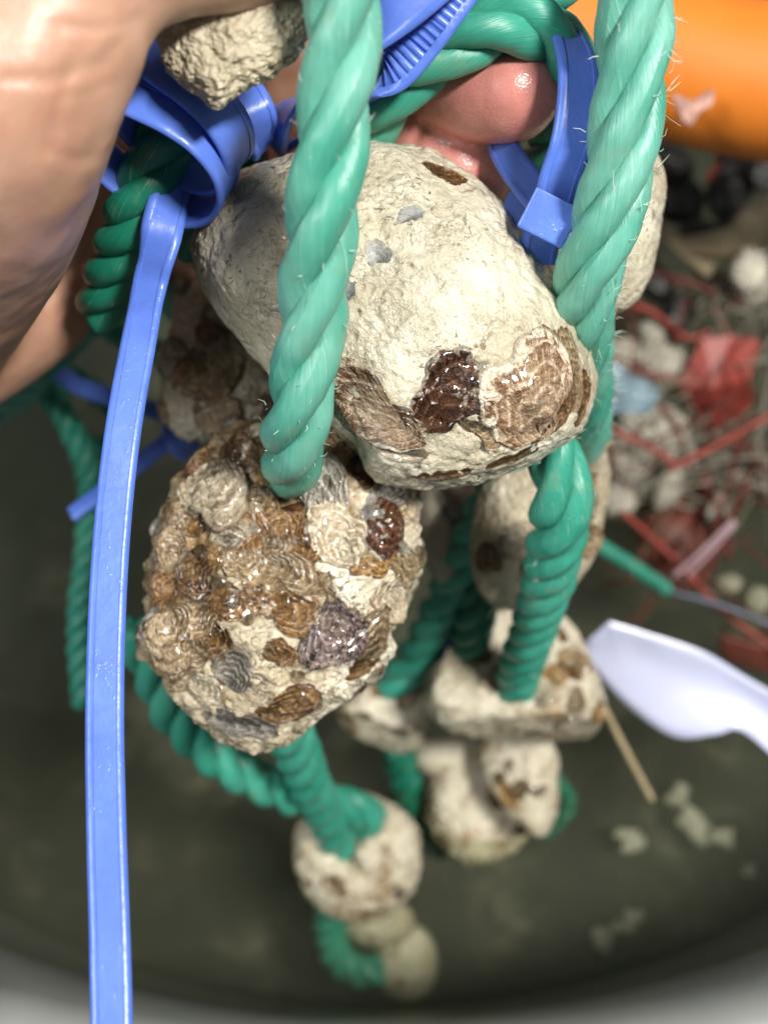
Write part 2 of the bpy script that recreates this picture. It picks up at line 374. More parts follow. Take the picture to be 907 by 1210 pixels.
tub = tag(link('tub', mesh_np('tub', V, F), TUBM), 'round grey plastic tub of water under the hanging stones', 'tub')
V, F = lathe([(0.002, -0.10), (0.06, -.10), (0.12, -0.098), (.2, -.1), (0.28, -0.10), (.32, -.097), (0.357, -0.094)], 96, TC)
V[:, 2] += 0.006 * fbm(V * 18, 3, 5)
tag(link('silt', mesh_np('silt', V, F), MUD), 'dark silt lying on the floor of the tub', None, kind='structure')
def water():
    V, F = lathe([(0.002, 0.0), (0.10, 0), (0.2, 0), (0.3, 0), (TR + 0.004, 0.0), (0.352 + 0.004, -0.15), (0.33, -0.196), (0.002, -0.196)], 96, TC)
    n = NT('murky_water'); n.n.remove(n.b)
    co = n.co(); b = n.bump(n.noise(co, 22, 3, 0.5), 0.05, 0.002)
    tr = n.node('ShaderNodeBsdfTransparent', i_Color=(0.93, 0.95, 0.88, 1)); gl = n.node('ShaderNodeBsdfGlossy', i_Roughness=0.06, i_Normal=b)
    fr = n.node('ShaderNodeFresnel', i_IOR=1.33, i_Normal=b)
    mx = n.node('ShaderNodeMixShader', i_0=fr.outputs[0], i_1=tr.outputs[0], i_2=gl.outputs[0]); n.lk(mx.outputs[0], n.out.inputs['Surface'])
    pv = n.node('ShaderNodeVolumePrincipled', i_Color=(0.31, 0.325, 0.25, 1), i_Density=5.0); n.lk(pv.outputs[0], n.out.inputs['Volume'])
    return tag(link('water', mesh_np('water', V, F, None, False), n.m), 'dark murky water filling the tub', None, kind='structure')
water()

# ------------------------------------------------------------------ stones
BVH = {}
def poly_R(poly, th):
    c = np.mean(np.asarray(poly, float), 0) if len(poly[0]) == 2 else None
    q = catmull(poly, 400, True)
    A = 0.5 * np.sum(q[:, 0] * np.roll(q[:, 1], -1) - np.roll(q[:, 0], -1) * q[:, 1])
    cr = q[:, 0] * np.roll(q[:, 1], -1) - np.roll(q[:, 0], -1) * q[:, 1]
    c = np.array((np.sum((q[:, 0] + np.roll(q[:, 0], -1)) * cr), np.sum((q[:, 1] + np.roll(q[:, 1], -1)) * cr))) / (6 * A)
    a = np.arctan2(-(q[:, 1] - c[1]), q[:, 0] - c[0]); r = np.hypot(q[:, 0] - c[0], q[:, 1] - c[1])
    o = np.argsort(a); a, r = a[o], r[o]
    return c, (lambda t: np.interp(t, np.r_[a - 2 * math.pi, a, a + 2 * math.pi], np.r_[r, r, r]))
def seg_dist(p, line):
    d = np.full(len(p), 1e9)
    for a, b in zip(line[:-1], line[1:]):
        a = np.array(a, float); b = np.array(b, float); ab = b - a
        t = np.clip(((p - a) @ ab) / max(ab @ ab, 1e-9), 0, 1)
        d = np.minimum(d, np.linalg.norm(p - (a + t[:, None] * ab), axis=1))
    return d
def stone(label, poly, d, thick, mat, s=7, n=2.4, amp=0.025, fine=0.010, seed=0, planes=(), creases=(), name='stone', group=None, lumps=0.0, freq=1.0, shrink=1.0):
    c, R0 = poly_R(poly, None); R = lambda t: R0(t) * shrink; k = kpx(d); C = P(c[0], c[1], d); back = unit(CAM - C)
    mean = float(np.mean(R(np.linspace(-3.1, 3.1, 60)))) * k
    def shape(sv, detail):
        U, F = ico(sv); rho = np.hypot(U[:, 0], U[:, 1]); th = np.arctan2(U[:, 1], U[:, 0])
        rp = rho ** (2 / n); zp = np.sign(U[:, 2]) * np.abs(U[:, 2]) ** (2 / n)
        L = np.stack((rp * R(th) * k * np.cos(th), rp * R(th) * k * np.sin(th), zp * thick * mean), 1)
        for nv, off in planes:
            nv = unit(np.array(nv, float)); e = L @ nv - off * mean
            L = L - np.where(e > 0, e * 0.93, 0)[:, None] * nv
        q = L / mean * freq + seed * 7.7
        nd = unit(L)
        disp = amp * fbm(q * 1.6, 3, seed) + amp * .6 * fbm(q * 4, 3, seed + 3)
        if lumps: disp = disp + lumps * (0.55 - worley(q * 5.0, seed + 9))
        if detail:
            disp = disp + fine * fbm(q * 11, 4, seed + 5) + fine * 0.9 * (0.5 - np.clip(worley(q * 14, seed + 6), 0, 1))
            pit = np.clip(0.30 - worley(q * 9, seed + 21), 0, 1); disp = disp - fine * 5.0 * pit * (vnoise(q * 3, seed + 4) > 0.1)
        Wd = C + L[:, :1] * RIGHT + L[:, 1:2] * UP + L[:, 2:] * back
        if creases:
            rel = Wd - CAM; dep = rel @ FWD
            px = np.stack((453.5 + (rel @ RIGHT) / (dep * 2 * TH / 1210), 605 - (rel @ UP) / (dep * 2 * TH / 1210)), 1)
            front = np.clip(L[:, 2] / (thick * mean) * 4, 0, 1)
            for line, w, dp in creases:
                disp = disp - front * dp * np.exp(-(seg_dist(px, line) / w) ** 2)
        N = nd[:, :1] * RIGHT + nd[:, 1:2] * UP + nd[:, 2:] * back
        return Wd + N * (disp * mean)[:, None], F
    V, F = shape(s, True)
    o = link(name, mesh_np(name, V - C, F), mat, None, C)
    tag(o, label, 'stone', group)
    Vb, Fb = shape(5, False)
    BVH[o.name] = (BVHTree.FromPolygons([Vector(v) for v in Vb], Fb.tolist()), C, d)
    return o

def shell(st, hit, gdir, length, width, kind, rise=0.22, nr=20, nt=44, seed=0, umbo=0.78, terrace=0.035, frill=0.05, lift=0.0, irr=1.0, name='oyster_shell'):
    """a bivalve lying on the stone: rings that share the hinge point, domed, stepped like growth lines"""
    bvh, C, d = BVH[st.name]; p0, n0 = hit
    t1 = gdir - n0 * gdir.dot(n0); t1.normalize(); t2 = n0.cross(t1)
    rg = np.random.RandomState(seed)
    th = np.linspace(0, 2 * math.pi, nt, endpoint=False)
    ph = rg.rand(4) * 6.28
    wob = 1 + irr * 0.09 * np.sin(2 * th + ph[0]) + irr * 0.07 * np.sin(3 * th + ph[1]) + (irr - 1) * 0.05 * np.sin(5 * th + ph[3]) + frill * 0.6 * np.sin(7 * th + ph[2]) + frill * 0.5 * np.sin(13 * th + ph[3])
    Ex, Ey = np.cos(th) * wob, np.sin(th) * wob
    s = np.linspace(0, 1, nr + 1)[1:] ** 0.85
    X = -umbo + s[:, None] * (Ex[None] + umbo); Y = s[:, None] * Ey[None]
    rho2 = np.clip((X / wob) ** 2 + (Y / wob) ** 2, 0, 1)
    H = rise * (1 - rho2) ** 0.62
    nring = 4 + rg.randint(3)
    fr = (s[:, None] * nring + 0.35 * np.sin(2 * th + ph[1])[None] + 0.18 * np.sin(5 * th + ph[2])[None])
    H = H + terrace * ((fr % 1.0) ** 1.6) * np.clip(s * 3, 0, 1)[:, None]
    H = H + (0.05 * np.abs(np.sin(th * 13 + ph[0] + 0.6 * np.sin(th * 3)))[None] if kind == 'fan' else 0.014 * np.sin(th * 11 + ph[0])[None]) * s[:, None] ** 2
    H = H + lift * (s[:, None] ** 3) * np.clip(np.cos(th - ph[3] * .15), 0, 1)[None] + 0.03
    L2, W2 = length / 2, width / 2
    pts = [(-umbo, 0.0, rise * (1 - umbo ** 2) ** 0.62 + 0.03)]
    XX, YY, HH = X.ravel(), Y.ravel(), H.ravel()
    XX = np.r_[-umbo, XX, X[-1] * 1.01]; YY = np.r_[0, YY, Y[-1] * 1.01]; HH = np.r_[pts[0][2], HH, np.full(nt, -0.12)]
    V = []; sz = min(L2, W2)
    for x, y, h in zip(XX, YY, HH):
        q = p0 + t1 * (x * L2) + t2 * (y * W2)
        loc, nn, _, _ = bvh.find_nearest(q)
        nn = (nn + n0 * 0.8).normalized()
        V.append(loc + nn * (h * sz) - Vector(C))
    uv = [(0.5, 0)] + [(j / nt if j <= nt / 2 else 1 - j / nt, s[i]) for i in range(nr) for j in range(nt)] + [(j / nt if j <= nt / 2 else 1 - j / nt, 1.0) for j in range(nt)]
    uv = [(u * 2.0, v) for u, v in uv]
    F = [(0, 1 + j, 1 + (j + 1) % nt, 1 + (j + 1) % nt) for j in range(nt)]
    for i in range(nr):
        for j in range(nt):
            a = 1 + i * nt; F.append((a + j, a + nt + j, a + nt + (j + 1) % nt, a + (j + 1) % nt))
    me = mesh_mixed(name, V, F, uv); at = me.attributes.new('line', 'FLOAT', 'POINT')
    ln = np.r_[0, (fr % 1.0).ravel(), (fr % 1.0)[-1]]; at.data.foreach_set('value', ln.astype(np.float32))
    return link(name, me, SH[kind], st)
def shell_px(st, x, y, lp, wp, ang, kind, seed=0, **kw):
    bvh, C, d = BVH[st.name]; dr = unit(P(x, y, 1.0) - CAM)
    h = bvh.ray_cast(Vector(CAM), Vector(dr))
    if h[0] is None: return None
    dep = float((np.array(h[0]) - CAM) @ FWD); k = kpx(dep); a = math.radians(ang)
    g = Vector(math.cos(a) * RIGHT + math.sin(a) * UP)
    n = h[1]
    if n.dot(Vector(dr)) > 0: n = -n
    g2 = g - n * g.dot(n)
    if g2.length < 0.2: g2 = Vector(UP) - n * Vector(UP).dot(n)
    return shell(st, (h[0], n), g2, lp * k, wp * k, kind, seed=seed, **kw)
def scatter(st, count, size, kinds, seed, cond=None, rise=(0.2, 0.4), **kw):
    bvh, C, d = BVH[st.name]; rg = random.Random(seed); made = 0; tries = 0
    while made < count and tries < count * 30:
        tries += 1
        v = Vector((rg.gauss(0, 1), rg.gauss(0, 1), rg.gauss(0, 1))).normalized()
        h = bvh.ray_cast(Vector(C) + v * 0.2, -v)
        if h[0] is None: continue
        rel = np.array(h[0]) - CAM; dep = rel @ FWD
        px = 453.5 + (rel @ RIGHT) / kpx(dep); py = 605 - (rel @ UP) / kpx(dep)
        n = h[1] if h[1].dot(v) > 0 else -h[1]
        if cond and not cond(px, py, n.dot(Vector(unit(CAM - C)))): continue
        g = Vector((rg.gauss(0, 1), rg.gauss(0, 1), rg.gauss(0, 1)))
        L = rg.uniform(*size)
        shell(st, (h[0], n), g, L, L * rg.uniform(.65, .95), rg.choice(kinds), rise=rg.uniform(*rise), seed=seed * 100 + made, **kw); made += 1

# the big pale stone
big = stone('big cream stone at the centre, mostly bare, with brown shells along its lower edge',
    [(428, 168), (500, 180), (560, 212), (612, 265), (648, 325), (682, 385), (698, 440), (688, 490), (655, 525), (600, 555), (540, 573), (485, 576), (440, 556), (400, 510), (345, 462), (300, 418), (262, 365), (236, 310), (240, 262), (268, 218), (330, 190), (380, 172)],
    0.222, 0.82, CREAM, s=8, n=2.5, amp=0.045, fine=0.013, seed=3, lumps=0.012,
    creases=[([(395, 470), (385, 500), (430, 540)], 9, .05), ([(500, 470), (545, 430), (590, 440)], 6, .03), ([(545, 500), (600, 520), (655, 480)], 6, .03)])
for a in [(436, 486, 138, 96, 160, 'fan', 1, .20), (531, 464, 100, 92, 80, 'dark', 2, .13), (624, 464, 142, 124, 112, 'fan', 3, .24), (402, 458, 70, 44, 130, 'brown', 21, .08), (482, 500, 70, 46, 20, 'brown', 22, .08), (580, 508, 74, 44, -20, 'beige', 23, .08), (690, 468, 70, 40, 80, 'brown', 24, .1), (650, 412, 60, 44, 60, 'beige', 25, .08), (560, 432, 60, 40, 100, 'pale', 26, .05), (610, 540, 60, 26, 15, 'brown', 27, .08), (676, 432, 105, 40, 100, 'beige', 4, .22),
          (662, 486, 88, 34, 60, 'brown', 5, .2), (470, 535, 80, 26, 175, 'pale', 6, .12), (527, 205, 48, 36, -30, 'brown', 7, .12), (446, 299, 36, 32, 80, 'chip', 8, .05),
          (484, 256, 42, 26, 40, 'chip', 9, .05), (404, 335, 52, 34, 100, 'chip', 10, .03), (520, 562, 62, 26, 10, 'brown', 11, .15), (262, 226, 40, 24, 60, 'brown', 12, .1),
          (588, 262, 60, 22, -30, 'pale', 13, .06), (455, 372, 70, 40, 20, 'pale', 14, .05), (560, 345, 80, 50, 60, 'pale', 15, .04), (300, 300, 60, 40, 120, 'pale', 16, .05)]:
    kw = dict(terrace=.012, frill=.02) if a[5] in ('chip', 'pale') else dict(terrace=.03, frill=.05, nr=34, nt=72, irr=2.0)
    if 13 <= a[6] <= 16: continue
    shell_px(big, a[0], a[1], a[2], a[3], a[4], a[5], a[6], rise=a[7], **kw)
scatter(big, 10, (0.006, 0.014), ['beige', 'brown', 'pale'], 31, lambda x, y, f: f < -0.2)

# the stone crusted with small oysters
crust = stone('brown stone crusted all over with small oysters, below the big pale one',
    [(262, 512), (300, 495), (350, 505), (400, 510), (450, 545), (484, 575), (490, 625), (497, 665), (488, 705), (465, 745), (462, 775), (420, 815), (370, 855), (320, 882), (275, 878), (225, 840), (186, 800), (164, 756), (172, 715), (180, 655), (194, 600), (222, 550)],
    0.238, 0.78, CRUST, s=8, n=3.2, shrink=0.97, amp=0.045, fine=0.032, seed=11, lumps=0.08,
    creases=[([(343, 560), (345, 578)], 30, .26), ([(305, 600), (330, 660), (300, 720)], 8, .05), ([(420, 600), (430, 660)], 8, .05)])
CR = [(253, 581, 84, 74, -70, 'pale', .55), (381, 575, 92, 66, 100, 'grey', .5), (397, 626, 78, 66, 120, 'pale', .55), (455, 624, 66, 50, -130, 'dark', .4), (447, 652, 72, 46, 200, 'orange', .35), (478, 668, 60, 44, -70, 'beige', .4),
      (392, 752, 76, 70, -110, 'purple', .5), (443, 752, 64, 48, 85, 'beige', .5), (240, 812, 48, 42, -50, 'pale', .25), (278, 790, 50, 40, 70, 'grey', .3), (284, 856, 76, 38, -10, 'grey', .35),
      (345, 836, 80, 38, 5, 'brown', .45), (198, 748, 66, 84, -120, 'beige', .45), (232, 678, 50, 54, -100, 'brown', .6), (290, 668, 46, 46, -60, 'beige', .55), (342, 674, 66, 48, -25, 'beige', .45),
      (270, 714, 42, 54, -80, 'brown', .5), (333, 616, 52, 60, 110, 'brown', .5), (272, 630, 32, 60, 70, 'pale', .6), (308, 706, 56, 42, -20, 'brown', .45), (364, 690, 60, 38, -35, 'beige', .4),
      (195, 697, 48, 42, 190, 'brown', .5), (199, 646, 48, 58, 150, 'beige', .5), (236, 549, 50, 42, 140, 'brown', .5), (284, 532, 56, 42, 110, 'brown', .5), (306, 510, 40, 36, 80, 'pale', .5),
      (432, 557, 50, 42, 30, 'dark', .5), (464, 582, 52, 40, 20, 'grey', .45), (331, 770, 34, 34, 0, 'brown', .6), (324, 642, 44, 38, -30, 'beige', .5), (346, 722, 66, 42, -20, 'brown', .4),
      (430, 788, 44, 24, 20, 'brown', .35), (236, 732, 38, 48, -90, 'beige', .5), (463, 706, 46, 54, -100, 'pale', .35), (224, 764, 38, 48, -80, 'beige', .45), (215, 610, 40, 50, 160, 'beige', .5),
      (296, 590, 40, 40, -40, 'beige', .5), (300, 640, 36, 30, 200, 'brown', .5), (254, 655, 40, 32, -120, 'orange', .4), (360, 648, 40, 34, -20, 'brown', .5), (178, 740, 40, 50, 200, 'grey', .4), (305, 815, 44, 30, -30, 'pale', .25),
      (255, 760, 46, 36, -60, 'brown', .4), (320, 548, 40, 34, 120, 'brown', .5), (405, 540, 50, 36, 60, 'brown', .5), (215, 800, 46, 30, -140, 'beige', .3)]
for q, (x, y, l, w, a, kd, rs) in enumerate(CR):
    shell_px(crust, x, y, l * 1.16, w * 1.16, a, kd, 200 + q, rise=rs * .52, terrace=.075, frill=.06, lift=.10 if q % 3 else .24, nr=32, irr=1.7)
scatter(crust, 44, (0.0035, 0.0068), ['beige', 'beige', 'brown', 'pale', 'grey'], 41, lambda x, y, f: f > 0.05 and y < 800, (0.35, 0.6), nr=12, nt=24, terrace=.05, frill=.05)
scatter(crust, 34, (0.006, 0.011), ['beige', 'brown', 'pale', 'grey'], 42, lambda x, y, f: f < 0.05, (0.3, 0.55), nr=12, nt=28, terrace=.08)

topst = stone('small rough cream stone pinched under the thumb at the top', [(186, -30), (260, -45), (330, -45), (366, -10), (371, 25), (352, 62), (322, 88), (285, 108), (256, 127), (228, 108), (204, 88), (186, 45), (180, 5)],
    0.180, 0.8, CREAM_B, s=7, n=2.2, amp=0.06, fine=0.035, seed=21, lumps=0.06)
sideR = stone('pale stone behind the light-fringed rope on the right', [(700, 170), (755, 165), (784, 205), (780, 260), (768, 322), (742, 362), (700, 370), (665, 340), (640, 290), (655, 235)],
    0.235, 0.7, CREAM, s=7, n=2.4, amp=0.04, fine=0.018, seed=23)
leftB = stone('mottled grey brown stone partly hidden behind the big pale stone on the left', [(225, 322), (262, 335), (310, 400), (345, 470), (330, 505), (290, 520), (250, 522), (212, 515), (194, 480), (192, 430), (203, 385), (208, 350)],
    0.262, 0.75, MOTTLE, s=7, n=2.3, amp=0.05, fine=0.03, seed=25, lumps=0.05)
scatter(leftB, 20, (0.006, 0.013), ['grey', 'beige', 'brown', 'pale'], 51, lambda x, y, f: f > 0.1, (0.3, 0.5), nr=12, nt=30, terrace=.08)
sideL = stone('cream stone with brown stains behind the rope below the big stone', [(600, 540), (640, 500), (690, 470), (714, 495), (719, 545), (712, 600), (700, 650), (675, 690), (640, 712), (600, 712), (570, 695), (560, 640), (572, 585)],
    0.272, 0.7, CREAM_B, s=7, n=2.4, amp=0.04, fine=0.018, seed=27, shrink=1.06)
for a in [(700, 540, 44, 60, 60, 'pale'), (690, 600, 40, 40, -50, 'beige'), (610, 640, 50, 44, 30, 'pale'), (640, 690, 50, 24, 190, 'beige')]: shell_px(sideL, *a, 300 + a[0], rise=.25)
greyS = stone('grey stone in shade between the crusted stone and the green rope', [(500, 575), (540, 570), (570, 580), (575, 630), (560, 680), (525, 695), (500, 660), (490, 610)],
    0.300, 0.8, MOTTLE, s=6, n=2.3, seed=29)
shell_px(greyS, 538, 600, 34, 70, 40, 'grey', 310, rise=.3)
wedge = stone('wedge shaped cream stone with a flat front edge that a green rope enters', [(545, 742), (590, 722), (640, 718), (672, 738), (695, 775), (711, 820), (706, 862), (690, 879), (630, 882), (560, 872), (512, 852), (500, 825), (520, 785)],
    0.318, 0.75, PALE_FAR, s=7, n=2.8, amp=0.055, fine=0.02, seed=31, planes=[((0.0, 0.45, 0.9), 0.42), ((0.05, -0.93, 0.36), 0.62)],
    creases=[([(510, 842), (600, 838), (700, 845)], 8, .05), ([(608, 790), (610, 802)], 14, .12)])
for a in [(560, 770, 44, 30, 150, 'brown'), (655, 800, 40, 26, 40, 'orange'), (585, 805, 40, 26, 200, 'pale'), (680, 780, 30, 44, 60, 'beige')]: shell_px(wedge, *a, 320 + a[0], rise=.25, nr=12, nt=28)
lowA = stone('pale stone hanging below the crusted stone at the end of a green rope', [(400, 838), (425, 812), (465, 800), (497, 790), (505, 830), (500, 875), (470, 893), (430, 880), (405, 860)],
    0.345, 0.75, PALE_FAR, s=7, n=2.6, amp=0.08, fine=.04, seed=33, planes=[((-0.35, -0.8, 0.5), 0.55)])
for a in [(480, 820, 40, 30, 60, 'beige'), (450, 815, 30, 20, 150, 'brown')]: shell_px(lowA, *a, 330 + a[0], rise=.3, nr=10, nt=24)
lowB = stone('upright pale stone with a pointed foot just under the wedge stone', [(570, 872), (620, 868), (652, 880), (659, 925), (655, 965), (638, 990), (615, 975), (590, 945), (572, 905)],
    0.352, 0.7, PALE_FAR, s=7, n=2.5, amp=0.09, fine=.04, seed=35, planes=[((-.55, .1, .8), .5)])
shell_px(lowB, 600, 940, 40, 24, -50, 'orange', 341, rise=.25, nr=10, nt=24)
lowC = stone('rounded pale stone half sunk in the water beside the pointed one', [(512, 925), (535, 898), (570, 890), (600, 930), (622, 975), (605, 1005), (570, 1020), (535, 1012), (510, 985), (503, 955)],
    0.378, 0.75, PALE_FAR, s=7, n=2.5, amp=0.09, fine=.04, seed=37, lumps=.05)
lowD = stone('brownish stone in the gap between the two low pale stones', [(490, 880), (530, 872), (575, 880), (570, 910), (530, 920), (495, 910)], 0.375, 0.8, PALE_FAR, s=6, n=2.2, seed=38)
scatter(wedge, 14, (.004, .010), ['beige', 'brown', 'pale', 'orange'], 61, lambda x, y, f: f > 0.2, (.15, .3), nr=10, nt=24, irr=2.0)
scatter(sideL, 10, (.005, .011), ['beige', 'brown', 'pale'], 62, lambda x, y, f: f > 0.1, (.15, .3), nr=10, nt=24, irr=2.0)
scatter(lowB, 6, (.004, .008), ['beige', 'brown', 'orange'], 63, lambda x, y, f: f > 0.2, (.15, .3), nr=9, nt=20, irr=2.0)
scatter(lowC, 5, (.004, .009), ['beige', 'pale', 'brown'], 64, lambda x, y, f: f > 0.2, (.15, .3), nr=9, nt=20, irr=2.0)
scatter(lowA, 6, (.004, .009), ['beige', 'pale', 'brown'], 65, lambda x, y, f: f > 0.2, (.15, .3), nr=9, nt=20, irr=2.0)
ball = stone('small round pale stone split open where two ropes enter it', [(385, 950), (410, 935), (445, 940), (478, 958), (495, 990), (495, 1030), (478, 1065), (445, 1088), (410, 1088), (375, 1070), (352, 1035), (347, 990), (360, 965)],
    0.358, 0.85, PALE_FAR, s=7, n=2.2, amp=0.055, fine=0.04, seed=41,
    creases=[([(392, 985), (408, 1010), (428, 1038)], 6, .40), ([(385, 960), (402, 995), (432, 962)], 20, .35), ([(468, 1055), (476, 1060)], 7, .2)])
for a in [(395, 1048, 36, 30, -60, 'beige'), (470, 1058, 24, 20, 20, 'dark'), (440, 1080, 40, 16, 190, 'beige')]: shell_px(ball, *a, 350 + a[0], rise=.2, nr=10, nt=24)
sunkA = stone('dim pale stone under water right below the split round stone', [(402, 1075), (440, 1062), (480, 1070), (490, 1095), (470, 1115), (430, 1118), (405, 1100)], 0.395, 0.8, PALE_FAR, s=6, n=2.2, seed=43)
sunkB = stone('lowest pale stone, blurred under the water near the tub wall', [(452, 1105), (475, 1090), (502, 1098), (517, 1130), (512, 1165), (488, 1184), (458, 1178), (442, 1155), (444, 1125)], 0.402, 0.8, PALE_FAR, s=6, n=2.2, seed=45)

# ------------------------------------------------------------------ ropes
def rope(label, pts, R, mat, pitch=2.7, strands=3, start=0.0, sides=14, group=None, cuts=1.0, groove=0.0, name='rope'):
    w = np.array([np.r_[P(*q[:3]), (q[3] if len(q) > 3 else 1.0), (q[4] if len(q) > 4 else 1.0)] for q in pts])
    path = catmull(w, 60 * len(w)); path, s = resample(path, R * 0.14)
    sc, pm = path[:, 3], path[:, 4]; path = path[:, :3]
    t, n, b = frames(path)
    ang = np.r_[0, np.cumsum(np.diff(s) * 2 * math.pi / (pitch * 2 * R * 0.5 * (pm[1:] + pm[:-1])))]
    e = link(name, None, None, None, path[-1]); tag(e, label, 'rope', group)
    rs, ro = R * (0.54 - groove * 0.06), R * (0.47 + groove * 0.05)
    if strands == 4: rs, ro = R * 0.46, R * 0.56
    for q in range(strands):
        a = start + ang + q * 2 * math.pi / strands
        pl = pitch * 2 * R * pm / strands * 0.45; rsv = np.minimum(rs, pl); rov = np.maximum(ro, R * .98 - rsv)
        pth = path + (rov * sc)[:, None] * (np.cos(a)[:, None] * n + np.sin(a)[:, None] * b)
        V, F, uv = tube(pth, rsv * sc * (1 + 0.03 * math.sin(q * 2.1)), sides)
        # slight unevenness of the laid plastic yarns
        V += unit(V - np.vstack((np.repeat(pth, sides + 1, 0), pth[:1], pth[-1:]))) * (R * 0.075 * fbm(V / R * 1.1, 3, q))[:, None]
        link('strand', mesh_mixed('strand', V - path[-1], F, uv), mat, e)
    return e, path
RR = 0.0061
front, fpath = rope('thick mint green rope running down in front of the big stone into the crusted stone',
    [(408, -70, .160), (405, 20, .164), (396, 120, .168), (385, 220, .172), (374, 320, .179), (362, 420, .187), (350, 500, .195), (345, 538, .205), (346, 555, .218), (347, 566, .238)], RR, GREEN_PALE, 3.7, start=0.6)
right, rpath = rope('light-fringed pale green rope hanging from the top right past the blue tie',
    [(752, -70, .178), (750, 10, .181), (745, 90, .185), (736, 170, .189), (719, 250, .194), (696, 320, .201), (686, 380, .212), (688, 440, .232), (690, 520, .262)], 0.0064, GREEN_PALE, 4.4, strands=4, start=1.9)
low, lpath = rope('tightly twisted green rope from the big stone down to the wedge stone',
    [(640, 490, .228, .75, 2.2), (654, 525, .222, .95, 2.2), (662, 590, .225, 1.1, 1.5), (655, 650, .240, 1.05, 1.05), (640, 710, .262, 1.0, .95), (622, 765, .285, 1, .95), (612, 795, .300, 1, .95), (608, 820, .312, 1, .95)], RR, GREEN, 2.4, start=1.0, groove=.4)
midr, _ = rope('green rope slanting down to the left between the stones',
    [(625, 520, .262), (595, 560, .27), (565, 625, .285), (530, 700, .305), (492, 775, .328), (472, 805, .337), (455, 830, .345)], RR, GREEN, 2.7)
bend, _ = rope('green rope turned around the fingertip, upper turn', [(450, 35, .212), (495, 5, .207), (555, -12, .203), (620, -18, .203), (680, -40, .205)], RR, GREEN, 2.8)
bend2, _ = rope('wet green rope lying across the fingertip beside the right blue tie', [(425, 180, .222), (444, 130, .211), (484, 86, .203), (540, 50, .198), (598, 28, .197), (645, 40, .200), (670, 85, .208), (665, 140, .222), (640, 190, .236)], RR, GREEN, 3.2, start=2.0)
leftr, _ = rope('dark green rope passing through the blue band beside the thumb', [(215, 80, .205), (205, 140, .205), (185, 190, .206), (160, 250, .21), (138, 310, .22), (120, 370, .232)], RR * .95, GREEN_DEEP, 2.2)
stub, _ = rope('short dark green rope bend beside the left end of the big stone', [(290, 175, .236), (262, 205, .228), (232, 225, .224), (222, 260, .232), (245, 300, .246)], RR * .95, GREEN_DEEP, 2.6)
dn, _ = rope('green rope dropping from the crusted stone into the split round stone', [(335, 845, .262), (350, 885, .280), (368, 930, .305), (385, 965, .330), (402, 1000, .350), (410, 1015, .356)], RR, GREEN, 3.0)
dn2, _ = rope('green rope curving out from behind the crusted stone down to the round stone', [(160, 740, .275), (178, 785, .280), (205, 840, .288), (250, 890, .298), (300, 920, .308), (350, 940, .318), (395, 950, .333), (435, 965, .345), (415, 990, .358)], RR, GREEN, 2.6)
sk, _ = rope('green rope loop under water below the split round stone', [(392, 1070, .378), (390, 1105, .388), (402, 1135, .395), (430, 1148, .398), (460, 1140, .400), (480, 1130, .402)], RR, GREEN, 2.0)
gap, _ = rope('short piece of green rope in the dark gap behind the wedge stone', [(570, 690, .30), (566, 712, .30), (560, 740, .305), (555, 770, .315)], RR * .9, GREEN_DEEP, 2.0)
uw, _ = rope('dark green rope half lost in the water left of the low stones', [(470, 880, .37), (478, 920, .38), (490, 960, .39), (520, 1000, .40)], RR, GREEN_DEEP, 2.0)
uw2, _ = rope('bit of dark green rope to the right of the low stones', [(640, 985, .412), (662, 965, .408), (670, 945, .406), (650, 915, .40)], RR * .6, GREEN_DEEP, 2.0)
thin, _ = rope('thin green cord floating on the water at the right', [(655, 612, .40), (700, 640, .402), (745, 668, .404), (790, 698, .405)], 0.0028, GREEN, 2.2)

def rnd_fibres(parent, path, R, n, seed, col, lo=0.0, hi=1.0, side=None, ln=(.002, .006), name='stray_fibres'):
    rg = np.random.RandomState(seed); VV = []; FF = []; o = 0; t, nn, b = frames(path)
    for _ in range(n):
        i = int((lo + (hi - lo) * rg.rand()) * (len(path) - 1))
        a = rg.rand() * 6.28; dv = math.cos(a) * nn[i] + math.sin(a) * b[i]
        if side is not None and dv @ side < 0.3: continue
        p = path[i] + dv * R * 0.93; L = rg.uniform(*ln); w = unit(dv + t[i] * rg.uniform(-1.4, .9) + rg.randn(3) * .35)
        pts = np.array([p, p + w * L * .5, p + w * L + rg.randn(3) * L * .25])
        V, F, _u = tube(pts, [.00009, .00007, .00003], 4, cap=False); VV.append(V); FF.append(F + o); o += len(V)
    m = mesh_np(name, np.vstack(VV) - np.array(parent.location), np.vstack(FF))
    ob = link(name, m, col, parent); ob['kind'] = 'stuff'
FIB = plain('pale_fibre', (0.62, 0.72, 0.60), 0.5, 0.2, 200, 0.1)
rnd_fibres(right, rpath, 0.0071, 260, 5, FIB, 0.1, 0.95, RIGHT, (.0006, .0030))  # pale fringe on this edge stands in for a bright halo of light
rnd_fibres(right, rpath, 0.0071, 60, 6, FIB, 0.1, 0.95, None, (.0006, .0026))
rnd_fibres(front, fpath, RR, 90, 7, FIB, 0.05, 0.95, None, (.0005, .0018))
rnd_fibres(low, lpath, RR, 80, 8, FIB, 0.05, 0.9, None, (.0005, .0018))

